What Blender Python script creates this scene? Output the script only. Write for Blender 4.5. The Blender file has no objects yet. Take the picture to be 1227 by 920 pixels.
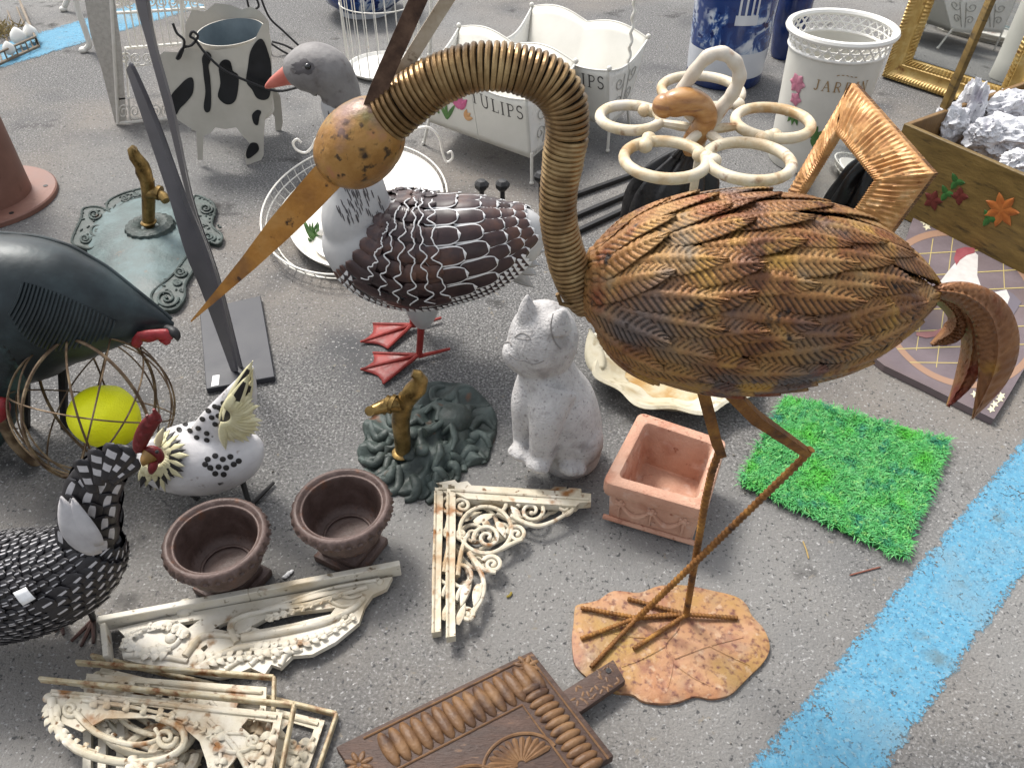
import bpy, bmesh, math, random
from mathutils import Vector as V, Matrix, noise as NZ
from mathutils.bvhtree import BVHTree
rnd = random.Random(7)
PI = math.pi
F = 960.0; PITCH = math.radians(42); H = 1.4          # camera: focal in pixels of the 1227x920 photo, tilt, eye height
SC = bpy.context.scene
COL = SC.collection

# ------------------------------------------------------------------ survey helpers
def ray(px, py):
    c, s = math.cos(PITCH), math.sin(PITCH)
    a = (px - 613.5) / F; b = (460 - py) / F
    return V((a, c + b * s, -s + b * c))
def G(px, py, z=0.0):                                  # where the sight line meets a level plane
    d = ray(px, py); t = (z - H) / d.z
    return V((0, 0, H)) + d * t
def mpp(p):                                            # metres per photo pixel at a point
    return (p.y * math.cos(PITCH) - (p.z - H) * math.sin(PITCH)) / F
class PL:                                              # upright plane through a ground point
    def __init__(self, bx, by, yaw=0.0):
        self.o = G(bx, by); self.n = V((math.sin(yaw), math.cos(yaw), 0))
    def p(self, px, py, off=0.0):
        d = ray(px, py); o = self.o + self.n * off
        t = (o - V((0, 0, H))).dot(self.n) / d.dot(self.n)
        return V((0, 0, H)) + d * t
    def r(self, px, py, rp):
        return rp * mpp(self.p(px, py))
def lerp(a, b, t): return a + (b - a) * t
def spline(pts, n, closed=False):                      # Catmull-Rom through tuples of any size
    pts = [tuple(p) for p in pts]; m = len(pts); k = len(pts[0]); out = []
    segs = m if closed else m - 1
    for i in range(n):
        x = i / n * segs if closed else i / (n - 1) * segs
        s = min(int(x), segs - 1); t = x - s
        if closed: q = [pts[(s + d) % m] for d in (-1, 0, 1, 2)]
        else:
            q = [pts[max(s - 1, 0)], pts[s], pts[s + 1], pts[min(s + 2, m - 1)]]
        o = []
        for j in range(k):
            a, b, c, d = (q[0][j], q[1][j], q[2][j], q[3][j])
            o.append(.5 * (2 * b + (c - a) * t + (2 * a - 5 * b + 4 * c - d) * t * t + (3 * b - a - 3 * c + d) * t ** 3))
        out.append(tuple(o))
    return out

# ------------------------------------------------------------------ materials
def C(h, k=0.6):
    if not isinstance(h, str): return h
    h = h.lstrip('#'); o = []
    for i in (0, 2, 4):
        c = int(h[i:i + 2], 16) / 255
        o.append(min(.9, (c / 12.92 if c <= .04045 else ((c + .055) / 1.055) ** 2.4) * k))
    return tuple(o)
def mat(name, ramp, scale=20, detail=5, rough=.6, metal=0.0, bump=0.0, bscale=None, dist=0.0, spec=.4,
        speck=None, k=.6, coat=0.0, rvar=.1, stretch=None, bdetail=4):
    m = bpy.data.materials.new(name); m.use_nodes = True
    nt = m.node_tree; N = nt.nodes; L = nt.links
    b = N['Principled BSDF']
    b.inputs['Metallic'].default_value = metal
    b.inputs['Specular IOR Level'].default_value = spec
    b.inputs['Coat Weight'].default_value = coat
    b.inputs['Coat Roughness'].default_value = .15
    tc = N.new('ShaderNodeTexCoord'); vec = tc.outputs['Object']
    if stretch:
        mp = N.new('ShaderNodeMapping'); mp.inputs['Scale'].default_value = stretch
        L.new(vec, mp.inputs['Vector']); vec = mp.outputs['Vector']
    if isinstance(ramp, str): ramp = [(0.3, ramp), (.7, ramp)]
    nz = N.new('ShaderNodeTexNoise'); nz.inputs['Scale'].default_value = scale
    nz.inputs['Detail'].default_value = detail; nz.inputs['Distortion'].default_value = dist
    nz.inputs['Roughness'].default_value = .62
    L.new(vec, nz.inputs['Vector'])
    cr = N.new('ShaderNodeValToRGB'); e = cr.color_ramp.elements
    while len(e) < len(ramp): e.new(.5)
    for i, (p, c) in enumerate(ramp):
        e[i].position = p; e[i].color = (*C(c, k), 1)
    L.new(nz.outputs['Fac'], cr.inputs['Fac']); col = cr.outputs['Color']
    for sp in (speck or []):                           # sp: colour, scale, lo, hi
        n2 = N.new('ShaderNodeTexNoise'); n2.inputs['Scale'].default_value = sp[1]; n2.inputs['Detail'].default_value = 4
        mp2 = N.new('ShaderNodeMapping'); mp2.inputs['Location'].default_value = (sp[1] * .37 % 7, sp[2] * 9, 3.3)
        L.new(vec, mp2.inputs['Vector']); L.new(mp2.outputs['Vector'], n2.inputs['Vector'])
        mr = N.new('ShaderNodeMapRange'); mr.inputs['From Min'].default_value = sp[2]; mr.inputs['From Max'].default_value = sp[3]
        L.new(n2.outputs['Fac'], mr.inputs['Value'])
        mx = N.new('ShaderNodeMix'); mx.data_type = 'RGBA'
        L.new(mr.outputs['Result'], mx.inputs['Factor']); L.new(col, mx.inputs['A'])
        mx.inputs['B'].default_value = (*C(sp[0], k), 1); col = mx.outputs['Result']
    L.new(col, b.inputs['Base Color'])
    mr = N.new('ShaderNodeMapRange'); mr.inputs['To Min'].default_value = max(.03, rough - rvar); mr.inputs['To Max'].default_value = min(1, rough + rvar)
    mr.inputs['From Min'].default_value = .3; mr.inputs['From Max'].default_value = .7
    L.new(nz.outputs['Fac'], mr.inputs['Value']); L.new(mr.outputs['Result'], b.inputs['Roughness'])
    if bump:
        nb = N.new('ShaderNodeTexNoise'); nb.inputs['Scale'].default_value = bscale or scale * 4; nb.inputs['Detail'].default_value = bdetail
        L.new(vec, nb.inputs['Vector'])
        bp = N.new('ShaderNodeBump'); bp.inputs['Strength'].default_value = bump; bp.inputs['Distance'].default_value = .004
        L.new(nb.outputs['Fac'], bp.inputs['Height']); L.new(bp.outputs['Normal'], b.inputs['Normal'])
    return m

# ------------------------------------------------------------------ mesh builder
class MB:
    def __init__(s): s.v = []; s.f = []; s.m = []
    def add(s, vs, fs, m=0):
        o = len(s.v); s.v += [V(p) for p in vs]; s.f += [tuple(i + o for i in f) for f in fs]
        s.m += (m if isinstance(m, list) else [m] * len(fs)); return s
    def join(s, o, m=None): return s.add(o.v, o.f, o.m if m is None else m)
    def grid(s, rows, cu=False, cv=False, m=0, mf=None):
        nu = len(rows); nv = len(rows[0]); fs = []; ms = []
        for i in range(nu if cu else nu - 1):
            for j in range(nv if cv else nv - 1):
                a, b = i, (i + 1) % nu; c, d = j, (j + 1) % nv
                fs.append((a * nv + c, a * nv + d, b * nv + d, b * nv + c)); ms.append(mf(i, j) if mf else m)
        return s.add([p for r in rows for p in r], fs, ms)
    def tube(s, pts, rad, n=8, closed=False, m=0, up=None, flat=1.0, caps=True, phase=0.0):
        pts = [V(p) for p in pts]; k = len(pts)
        if not hasattr(rad, '__len__'): rad = [rad] * k
        rows = []; e1 = None
        for i, p in enumerate(pts):
            a = pts[(i - 1) % k] if closed or i > 0 else p
            b = pts[(i + 1) % k] if closed or i < k - 1 else p
            t = (b - a)
            t = t.normalized() if t.length > 1e-9 else V((0, 0, 1))
            if up is not None: e1 = V(up)
            elif e1 is None: e1 = V((0, 0, 1)) if abs(t.z) < .85 else V((0, 1, 0))
            e1 = e1 - t * e1.dot(t)
            e1 = e1.normalized() if e1.length > 1e-6 else t.orthogonal().normalized()
            e2 = t.cross(e1)
            rows.append([p + e1 * (rad[i] * math.cos(2 * PI * j / n + phase)) + e2 * (rad[i] * flat * math.sin(2 * PI * j / n + phase)) for j in range(n)])
        o = len(s.v); s.grid(rows, cu=closed, cv=True, m=m)
        if caps and not closed:
            s.f.append(tuple(o + j for j in range(n))[::-1]); s.m.append(m)
            s.f.append(tuple(o + (k - 1) * n + j for j in range(n))); s.m.append(m)
        return s
    def lathe(s, prof, n=40, c=(0, 0, 0), sx=1, sy=1, m=0, mod=None, mf=None):
        c = V(c); rows = []
        for i, (r, z) in enumerate(prof):
            row = []
            for j in range(n):
                a = 2 * PI * j / n; rr = r * (mod(i, a) if mod else 1)
                row.append(c + V((rr * math.cos(a) * sx, rr * math.sin(a) * sy, z)))
            rows.append(row)
        return s.grid(rows, cv=True, m=m, mf=mf)
    def ell(s, c, r, rot=None, nu=14, nv=20, m=0):
        c = V(c); rx, ry, rz = (r, r, r) if not hasattr(r, '__len__') else r
        vs = []; fs = []
        for i in range(nu + 1):
            a = PI * i / nu
            for j in range(nv):
                b = 2 * PI * j / nv
                p = V((rx * math.sin(a) * math.cos(b), ry * math.sin(a) * math.sin(b), rz * math.cos(a)))
                vs.append(c + (rot @ p if rot else p))
        for i in range(nu):
            for j in range(nv):
                fs.append((i * nv + j, (i + 1) * nv + j, (i + 1) * nv + (j + 1) % nv, i * nv + (j + 1) % nv))
        return s.add(vs, fs, m)
    def bmadd(s, bm, m=0):
        bm.verts.index_update()
        s.add([v.co.copy() for v in bm.verts], [tuple(v.index for v in f.verts) for f in bm.faces], m); bm.free(); return s
    def box(s, c, size, rot=None, m=0, bev=0.0, seg=2):
        bm = bmesh.new(); bmesh.ops.create_cube(bm, size=1)
        for v in bm.verts: v.co = V((v.co.x * size[0], v.co.y * size[1], v.co.z * size[2]))
        if bev: bmesh.ops.bevel(bm, geom=bm.edges[:], offset=bev, segments=seg, affect='EDGES', profile=.5)
        for v in bm.verts: v.co = (rot @ v.co if rot else v.co) + V(c)
        return s.bmadd(bm, m)
    def hexa(s, b4, t4, m=0, bev=0.0, seg=2):          # box from 4 bottom and 4 top corners
        bm = bmesh.new(); vs = [bm.verts.new(V(p)) for p in list(b4) + list(t4)]
        for f in ((3, 2, 1, 0), (4, 5, 6, 7), (0, 1, 5, 4), (1, 2, 6, 5), (2, 3, 7, 6), (3, 0, 4, 7)): bm.faces.new([vs[i] for i in f])
        bmesh.ops.recalc_face_normals(bm, faces=bm.faces[:])
        if bev: bmesh.ops.bevel(bm, geom=bm.edges[:], offset=bev, segments=seg, affect='EDGES', profile=.5)
        return s.bmadd(bm, m)
    def prism(s, loops, fn, h0, h1, m=0, mside=None):  # outline (+ holes) extruded between h0 and h1; fn(x,y,h)->point
        bm = bmesh.new(); idx = []
        for lp in loops:
            vs = [bm.verts.new((x, y, 0)) for x, y in lp]; idx.append(vs)
            for i in range(len(vs)): bm.edges.new((vs[i], vs[(i + 1) % len(vs)]))
        if len(loops) == 1: bm.faces.new(idx[0])
        else: bmesh.ops.triangle_fill(bm, edges=bm.edges[:], use_beauty=True, normal=(0, 0, 1))
        bm.verts.index_update(); n = len(bm.verts)
        xy = [(v.co.x, v.co.y) for v in bm.verts]
        fs = [tuple(v.index for v in f.verts) for f in bm.faces]
        vs = [fn(x, y, h1) for x, y in xy] + [fn(x, y, h0) for x, y in xy]
        al = fs + [tuple(i + n for i in f)[::-1] for f in fs]; ms = [m] * len(al)
        for lp in idx:
            k = [v.index for v in lp]
            for i in range(len(k)):
                a, b = k[i], k[(i + 1) % len(k)]; al.append((a, b, b + n, a + n)); ms.append(m if mside is None else mside)
        bm.free(); return s.add(vs, al, ms)
    def bvh(s): return BVHTree.FromPolygons([tuple(v) for v in s.v], s.f)
    def build(s, name, mats, parent=None, smooth=40, local=False):
        me = bpy.data.meshes.new(name)
        off = V((0, 0, 0))
        if parent is not None and not local:
            q = parent
            while q is not None: off = off + q.location; q = q.parent
        me.from_pydata([tuple(v - off) for v in s.v], [], s.f)
        for mm in (mats if isinstance(mats, (list, tuple)) else [mats]): me.materials.append(mm)
        me.polygons.foreach_set('material_index', s.m)
        bm = bmesh.new(); bm.from_mesh(me)
        bmesh.ops.recalc_face_normals(bm, faces=bm.faces[:]); bm.to_mesh(me); bm.free()
        if smooth:
            me.polygons.foreach_set('use_smooth', [True] * len(me.polygons))
            me.set_sharp_from_angle(angle=math.radians(smooth))
        me.validate(); me.update()
        o = bpy.data.objects.new(name, me); COL.objects.link(o)
        if parent is not None: o.parent = parent
        return o
    def remesh(s, vox, smooth=6, factor=.5):           # weld overlapping lofts into one continuous skin
        me = bpy.data.meshes.new('tmp'); me.from_pydata([tuple(v) for v in s.v], [], s.f)
        bm = bmesh.new(); bm.from_mesh(me); bmesh.ops.recalc_face_normals(bm, faces=bm.faces[:]); bm.to_mesh(me); bm.free()
        o = bpy.data.objects.new('tmp', me); COL.objects.link(o)
        r = o.modifiers.new('r', 'REMESH'); r.mode = 'VOXEL'; r.voxel_size = vox
        if smooth:
            q = o.modifiers.new('s', 'SMOOTH'); q.iterations = smooth; q.factor = factor
        dg = bpy.context.evaluated_depsgraph_get(); dg.update()
        me2 = bpy.data.meshes.new_from_object(o.evaluated_get(dg))
        w = MB(); w.add([v.co.copy() for v in me2.vertices], [tuple(p.vertices) for p in me2.polygons])
        bpy.data.objects.remove(o); bpy.data.meshes.remove(me); bpy.data.meshes.remove(me2)
        return w

def tag(o, label=None, cat=None, group=None, kind=None):
    if label: o['label'] = label
    if cat: o['category'] = cat
    if group: o['group'] = group
    if kind: o['kind'] = kind
    return o
def thing(name, loc, label, cat, group=None):
    o = bpy.data.objects.new(name, None); COL.objects.link(o); o.location = V(loc); o.empty_display_size = .05
    return tag(o, label, cat, group)
def dup(root, loc, label, rotz=None):
    def cp(o, par):
        c = o.copy(); COL.objects.link(c); c.parent = par
        for ch in list(o.children): cp(ch, c)
        return c
    r = cp(root, None); r.location = V(loc); r['label'] = label
    if rotz is not None: r.rotation_euler.z = rotz
    return r

class Surf:                                            # loft round a spine; theta 0 = up, 90deg = towards the camera for a spine along +x
    def __init__(s, pts, rad, n=60, flat=1.0):
        q = spline([(*p, r) for p, r in zip(pts, rad)], 600)
        d = [0.0]
        for a, b in zip(q[:-1], q[1:]): d.append(d[-1] + math.dist(a[:3], b[:3]))
        k = 0; o = []
        for i in range(n):                             # even steps along the spine
            t = d[-1] * i / (n - 1)
            while k < 598 and d[k + 1] < t: k += 1
            f = (t - d[k]) / max(1e-9, d[k + 1] - d[k])
            o.append([lerp(a, b, min(1, f)) for a, b in zip(q[k], q[k + 1])])
        q = o
        s.c = [V(x[:3]) for x in q]; s.r = [max(.0005, x[3]) for x in q]; s.n = n; s.flat = flat
        s.len = sum((s.c[i + 1] - s.c[i]).length for i in range(n - 1))
    def cr(s, u):
        x = min(max(u, 0), 1) * (s.n - 1); i = min(int(x), s.n - 2); t = x - i
        return s.c[i].lerp(s.c[i + 1], t), lerp(s.r[i], s.r[i + 1], t), (s.c[i + 1] - s.c[i]).normalized()
    def pt(s, u, th, off=0.0):
        c, r, t = s.cr(u)
        e1 = V((0, 0, 1)); e1 = (e1 - t * e1.dot(t)).normalized(); e2 = t.cross(e1)
        p = c + e1 * (r * math.cos(th)) + e2 * (r * s.flat * math.sin(th))
        if off:
            d = e1 * (math.cos(th) * s.flat) + e2 * math.sin(th)
            a, ra, _ = s.cr(u - .02); b, rb, _ = s.cr(u + .02)
            d = d.normalized() - t * ((rb - ra) / max((b - a).length, 1e-4)) * .8
            p = p + d.normalized() * off
        return p
    def mesh(s, nu=50, nv=36, m=0):
        w = MB(); w.grid([[s.pt(i / nu, 2 * PI * j / nv) for j in range(nv)] for i in range(nu + 1)], cv=True, m=m)
        w.f += [tuple(range(nv)), tuple(nu * nv + j for j in range(nv))]; w.m += [m, m]
        return w
    def plate(s, mb, u0, th0, L, W, shape, lift=(0, .004), nu=6, nv=6, ridge=None, mf=None, skew=0.0, rmin=.03, thick=0.0):
        rows = []
        for i in range(nu + 1):
            t = i / nu; row = []; u = u0 + t * L / s.len
            r = max(s.cr(u)[1], rmin)
            for j in range(nv + 1):
                q = j / nv * 2 - 1
                x = q * W * shape(t)
                o = lerp(lift[0], lift[1], t) + (ridge(t, q) if ridge else 0)
                row.append(s.pt(u, th0 + (x + skew * t) / r, o))
            rows.append(row)
        mb.grid(rows, mf=mf)

def sspiral(fn, cx, cy, r0, turns, a0=0.0, r1=.15, n=28, sq=1.0):      # spiral in some 2-D frame
    o = []
    for i in range(n):
        t = i / (n - 1); r = r0 * lerp(1, r1, t); a = a0 + turns * 2 * PI * t
        o.append(fn(cx + r * math.cos(a), cy + r * math.sin(a) * sq))
    return o

# block letters with serifs, unit height, drawn as strokes; only the ones on the signs
def arc(cx, cy, rx, ry, a0, a1, n=9):
    return [(cx + rx * math.cos(math.radians(lerp(a0, a1, i / (n - 1)))), cy + ry * math.sin(math.radians(lerp(a0, a1, i / (n - 1))))) for i in range(n)]
GLY = {
 'T': (.8, [([(.4, 0), (.4, 1)], .13), ([(.03, .97), (.77, .97)], .07), ([(.05, .97), (.05, .8)], .05), ([(.75, .97), (.75, .8)], .05), ([(.25, .02), (.55, .02)], .05)]),
 'U': (.85, [([(.17, .97), (.17, .3)] + arc(.42, .3, .25, .28, 180, 360) + [(.67, .97)], .1), ([(.03, .97), (.32, .97)], .05), ([(.55, .97), (.8, .97)], .05)]),
 'L': (.7, [([(.2, 0), (.2, 1)], .13), ([(.05, .98), (.36, .98)], .05), ([(.05, .03), (.65, .03)], .06), ([(.64, .03), (.64, .25)], .05)]),
 'I': (.4, [([(.2, 0), (.2, 1)], .13), ([(.05, .98), (.35, .98)], .05), ([(.05, .02), (.35, .02)], .05)]),
 'P': (.7, [([(.18, 0), (.18, 1)], .13), ([(.18, .96)] + arc(.38, .73, .24, .23, 90, -90) + [(.18, .5)], .08), ([(.03, .02), (.34, .02)], .05), ([(.04, .98), (.2, .98)], .05)]),
 'S': (.62, [(arc(.31, .73, .22, .22, 20, 250) + arc(.31, .26, .24, .24, 90, -160)[1:], .1)]),
 'J': (.5, [([(.3, 1), (.3, .25)] + arc(.15, .22, .15, .2, 0, -150), .11), ([(.14, .98), (.46, .98)], .05)]),
 'A': (.85, [([(.42, 1), (.12, 0)], .06), ([(.42, 1), (.72, 0)], .12), ([(.22, .36), (.62, .36)], .05), ([(.0, .02), (.24, .02)], .05), ([(.58, .02), (.85, .02)], .05)]),
 'R': (.8, [([(.18, 0), (.18, 1)], .13), ([(.18, .96)] + arc(.38, .73, .22, .23, 90, -90) + [(.18, .5)], .08), ([(.38, .5), (.68, .02)], .11), ([(.03, .02), (.34, .02)], .05)]),
 'D': (.85, [([(.18, 0), (.18, 1)], .13), ([(.18, .96), (.36, .96)] + arc(.38, .5, .34, .46, 80, -80) + [(.36, .04), (.18, .04)], .08)]),
 'N': (.85, [([(.16, 0), (.16, 1)], .06), ([(.16, 1), (.68, 0)], .12), ([(.68, 0), (.68, 1)], .06), ([(.03, .02), (.3, .02)], .05), ([(.55, .98), (.82, .98)], .05)]),
}
def letters(word, fn, size, gap=.14):                  # fn(x,y,lift)->point, x along the line, centred
    w = MB(); tot = sum(GLY[c][0] for c in word) + gap * (len(word) - 1); x0 = -tot / 2
    lift = 0
    for c in word:
        for st, th in GLY[c][1]:
            lift += 1
            for (ax, ay), (bx, by) in zip(st[:-1], st[1:]):
                d = V((bx - ax, by - ay)); d.normalize(); n = V((-d.y, d.x)) * th / 2; e = d * th * .12
                q = [(ax - e.x + n.x, ay - e.y + n.y), (bx + e.x + n.x, by + e.y + n.y), (bx + e.x - n.x, by + e.y - n.y), (ax - e.x - n.x, ay - e.y - n.y)]
                w.add([fn((x0 + a) * size, (b - .5) * size, .0008 + .00004 * (lift % 7)) for a, b in q], [(0, 1, 2, 3)])
        x0 += GLY[c][0] + gap
    return w
# ================================================================== camera, light, sky
cam = bpy.data.cameras.new('camera'); co = bpy.data.objects.new('camera', cam); COL.objects.link(co)
co.location = (0, 0, H); co.rotation_euler = (PI / 2 - PITCH, 0, 0)
cam.sensor_width = 36; cam.lens = F / 1227 * 36; cam.clip_start = .02; cam.clip_end = 300
SC.camera = co
SUN_EL, SUN_AZ = math.radians(56), math.radians(-38)    # azimuth from +Y towards +X
wd = bpy.data.worlds.new('World'); SC.world = wd; wd.use_nodes = True
nt = wd.node_tree; sky = nt.nodes.new('ShaderNodeTexSky'); sky.sky_type = 'NISHITA'; sky.sun_disc = False
sky.sun_elevation = SUN_EL; sky.sun_rotation = SUN_AZ; sky.dust_density = 4; sky.air_density = 1.2
hs = nt.nodes.new('ShaderNodeHueSaturation'); hs.inputs['Saturation'].default_value = .3
nt.links.new(sky.outputs[0], hs.inputs['Color']); nt.links.new(hs.outputs[0], nt.nodes['Background'].inputs[0])
nt.nodes['Background'].inputs[1].default_value = .15
sl = bpy.data.lights.new('sun', 'SUN'); sl.energy = 1.9; sl.angle = math.radians(14); sl.color = (1, .96, .9)
so = bpy.data.objects.new('sun', sl); COL.objects.link(so)
dirv = V((math.sin(SUN_AZ) * math.cos(SUN_EL), math.cos(SUN_AZ) * math.cos(SUN_EL), math.sin(SUN_EL)))
so.rotation_euler = dirv.to_track_quat('Z', 'Y').to_euler(); so.location = dirv * 8
SC.view_settings.view_transform = 'Standard'; SC.view_settings.look = 'None'; SC.view_settings.gamma = 1
SC.view_settings.exposure = .88
SC.cycles.max_bounces = 6; SC.cycles.use_denoising = True

# ================================================================== ground
m_asph = mat('asphalt', [(.31, (.038, .037, .037)), (.45, (.095, .093, .091)), (.55, (.148, .145, .141)), (.69, (.31, .305, .295))], scale=165, detail=4, rough=.9, rvar=.08,
             bump=1.0, bscale=200, bdetail=6, spec=.25,
             speck=[((.175, .158, .14), 1.3, .46, .66), ((.075, .075, .077), 2.7, .52, .72), ((.19, .187, .18), .8, .5, .7), ((.05, .048, .046), 6.5, .64, .74), ((.30, .295, .287), 120, .60, .68), ((.055, .055, .056), 125, .60, .70), ((.42, .41, .40), 95, .71, .76), ((.19, .17, .14), 45, .69, .75)])
b = MB(); S = 60
b.add([(-S, -S, 0), (S, -S, 0), (S, S, 0), (-S, S, 0)], [(0, 1, 2, 3)])
tag(b.build('asphalt_ground', m_asph, smooth=0), kind='structure')

def paint_mat():
    m = mat('blue_paint', [(.3, '#5a9fc2'), (.55, '#6cb0d0'), (.75, '#8fc1d8')], scale=60, detail=7, rough=.8, bump=.5, bscale=260, k=.57,
            speck=[('#8fb6c8', 150, .56, .68), ('#437fa2', 110, .60, .70), ('#86aabb', 5, .50, .68), ('#6f8f9c', 14, .60, .74)])
    nt = m.node_tree; N = nt.nodes; L = nt.links; bs = N['Principled BSDF']
    tc = N.new('ShaderNodeTexCoord')
    acc = None; rim = N.new('ShaderNodeAttribute'); rim.attribute_name = 'rim'
    for sc, lo, hi, sx in ((130, .60, .65, (1, 1, 1)), (16, .64, .70, (1, 1, 1)), (220, .63, .67, (1, 1, 1)), (48, .64, .68, (1, 1, 1))):
        n = N.new('ShaderNodeTexNoise'); n.inputs['Scale'].default_value = sc; n.inputs['Detail'].default_value = 7; n.inputs['Roughness'].default_value = .7
        L.new(tc.outputs['Object'], n.inputs['Vector'])
        r = N.new('ShaderNodeMapRange'); r.inputs['From Min'].default_value = lo; r.inputs['From Max'].default_value = hi
        ad = N.new('ShaderNodeMath'); ad.operation = 'MULTIPLY_ADD'; ad.inputs[1].default_value = .12; L.new(rim.outputs['Fac'], ad.inputs[0]); L.new(n.outputs['Fac'], ad.inputs[2])
        L.new(ad.outputs[0], r.inputs['Value'])
        if acc is None: acc = r.outputs[0]
        else:
            x = N.new('ShaderNodeMath'); x.operation = 'MAXIMUM'; L.new(acc, x.inputs[0]); L.new(r.outputs[0], x.inputs[1]); acc = x.outputs[0]
    v = N.new('ShaderNodeTexVoronoi'); v.feature = 'DISTANCE_TO_EDGE'; v.inputs['Scale'].default_value = 5
    nn = N.new('ShaderNodeTexNoise'); nn.inputs['Scale'].default_value = 9; nn.inputs['Detail'].default_value = 5
    mx0 = N.new('ShaderNodeMix'); mx0.data_type = 'VECTOR'; mx0.inputs['Factor'].default_value = .35
    L.new(tc.outputs['Object'], nn.inputs['Vector']); L.new(tc.outputs['Object'], mx0.inputs['A']); L.new(nn.outputs['Color'], mx0.inputs['B'])
    L.new(mx0.outputs['Result'], v.inputs['Vector'])
    r = N.new('ShaderNodeMapRange'); r.inputs['From Min'].default_value = .012; r.inputs['From Max'].default_value = .004
    L.new(v.outputs['Distance'], r.inputs['Value'])
    n3 = N.new('ShaderNodeTexNoise'); n3.inputs['Scale'].default_value = 14; L.new(tc.outputs['Object'], n3.inputs['Vector'])
    r3 = N.new('ShaderNodeMapRange'); r3.inputs['From Min'].default_value = .52; r3.inputs['From Max'].default_value = .6; L.new(n3.outputs['Fac'], r3.inputs['Value'])
    mu = N.new('ShaderNodeMath'); mu.operation = 'MULTIPLY'; L.new(r.outputs[0], mu.inputs[0]); L.new(r3.outputs[0], mu.inputs[1])
    x = N.new('ShaderNodeMath'); x.operation = 'MAXIMUM'; L.new(acc, x.inputs[0]); L.new(mu.outputs[0], x.inputs[1])
    inv = N.new('ShaderNodeMath'); inv.operation = 'SUBTRACT'; inv.inputs[0].default_value = 1; inv.use_clamp = True
    L.new(x.outputs[0], inv.inputs[1]); L.new(inv.outputs[0], bs.inputs['Alpha'])      # where it is worn away the tarmac below is bare
    return m
m_paint = paint_mat()
def stripe(a0, a1, b0, b1, n=520):                      # worn paint line between two edges on the ground
    w = MB(); rows = []
    for i in range(n + 1):
        t = i / n; p = a0.lerp(a1, t); q = b0.lerp(b1, t); d = (q - p).normalized()
        j1 = (NZ.noise(V((t * 90, 1, 2))) * .010 + NZ.noise(V((t * 330, 8, 2))) * .007); j2 = (NZ.noise(V((t * 90, 5, 7))) * .010 + NZ.noise(V((t * 330, 3, 7))) * .007)
        p = p + d * j1; q = q + d * j2
        rows.append([V((*p.lerp(q, s).xy, .0018)) for s in (-.03, .05, .13, .87, .95, 1.03)])
    w.grid(rows); o = tag(w.build('painted_line', m_paint, smooth=0), kind='structure')
    at = o.data.attributes.new('rim', 'FLOAT', 'POINT'); at.data.foreach_set('value', [1, .35, 0, 0, .35, 1] * (n + 1))   # paint is scuffed away along its edges
    return o
def ext(p, q, a, b): return p + (q - p) * a, p + (q - p) * b
a0, a1 = ext(G(898, 920), G(1150, 620), -.5, 2.2); b0, b1 = ext(G(1066, 910), G(1218, 697), -.8, 4.0)
stripe(a0, a1, b0, b1)
a0, a1 = ext(G(48, 40), G(97, 25), -3, 3.2); b0, b1 = ext(G(0, 82), G(105, 50), -1, 2.6)
stripe(a0, a1, b0, b1)

# loose grit
w = MB()
for i in range(900):
    a = math.sqrt(rnd.random()); x = rnd.uniform(-1.3, 1.4); y = .55 + 3.2 * rnd.random() ** 1.5; r = .0008 + .0022 * rnd.random() ** 3
    w.ell((x, y, r * .5 + .0005), (r * rnd.uniform(.8, 1.5), r, r * .8), Matrix.Rotation(rnd.uniform(0, PI), 3, 'Z'), nu=4, nv=6)
m_grit = mat('loose_grit', [(.3, '#5f5b56'), (.5, '#8a857d'), (.7, '#aaa59c')], scale=30, rough=.9, k=.6)
tag(w.build('loose_grit', m_grit, smooth=0), 'fine loose grit scattered over the asphalt', 'grit', kind='stuff')

# ================================================================== shared materials
m_cream = mat('cream_cast_iron', [(.3, '#cdbfa2'), (.5, '#e4d9c0'), (.7, '#efe7d6')], scale=18, detail=8, rough=.55, bump=.4, bscale=90, k=.66,
              speck=[('#a06c38', 22, .56, .69), ('#7d5a38', 70, .60, .70), ('#bd9c70', 9, .55, .74)])
m_cream_clean = mat('cream_iron_paint', [(.3, '#d8cdb6'), (.5, '#e8e0ce'), (.7, '#f1ebdf')], scale=14, detail=8, rough=.5, bump=.3, bscale=80, k=.68,
              speck=[('#94683a', 26, .62, .74), ('#bfab88', 7, .56, .73), ('#8a7a62', 60, .64, .72)])
m_rustbar = mat('rusty_cream_bar', [(.35, '#8f5a30'), (.5, '#d8c69f'), (.7, '#e9dfc6')], scale=34, detail=8, rough=.6, bump=.4, bscale=120, k=.62)
m_white = mat('white_enamel', [(.3, '#ece9e0'), (.7, '#f6f4ee')], scale=9, rough=.3, k=.8, coat=.2)
m_white2 = mat('white_wire', [(.3, '#e0dcd0'), (.7, '#efece4')], scale=30, rough=.45, k=.78, speck=[('#b59a78', 40, .68, .76)])
m_black = mat('black_iron', [(.3, '#1d1c1d'), (.7, '#2c2b2c')], scale=40, rough=.5, bump=.2)
m_brass = mat('worn_brass', [(.25, '#40321c'), (.5, '#80683c'), (.72, '#a98d5a')], scale=30, detail=6, rough=.34, metal=.75, bump=.15, bscale=80, k=1.0)
m_green_iron = mat('green_cast_iron', [(.3, '#2b332f'), (.5, '#414b47'), (.72, '#5c6965')], scale=14, detail=7, rough=.55, bump=.5, bscale=110, k=.75, speck=[('#7a4a28', 15, .66, .76)])
m_green_pale = mat('verdigris_iron', [(.3, '#3c4a49'), (.5, '#566867'), (.72, '#75898a')], scale=12, detail=7, rough=.55, bump=.4, bscale=90, k=.7, speck=[('#9a6a44', 22, .68, .78)])
m_tag = mat('paper_tag', '#f2f2f2', k=.85)
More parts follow.
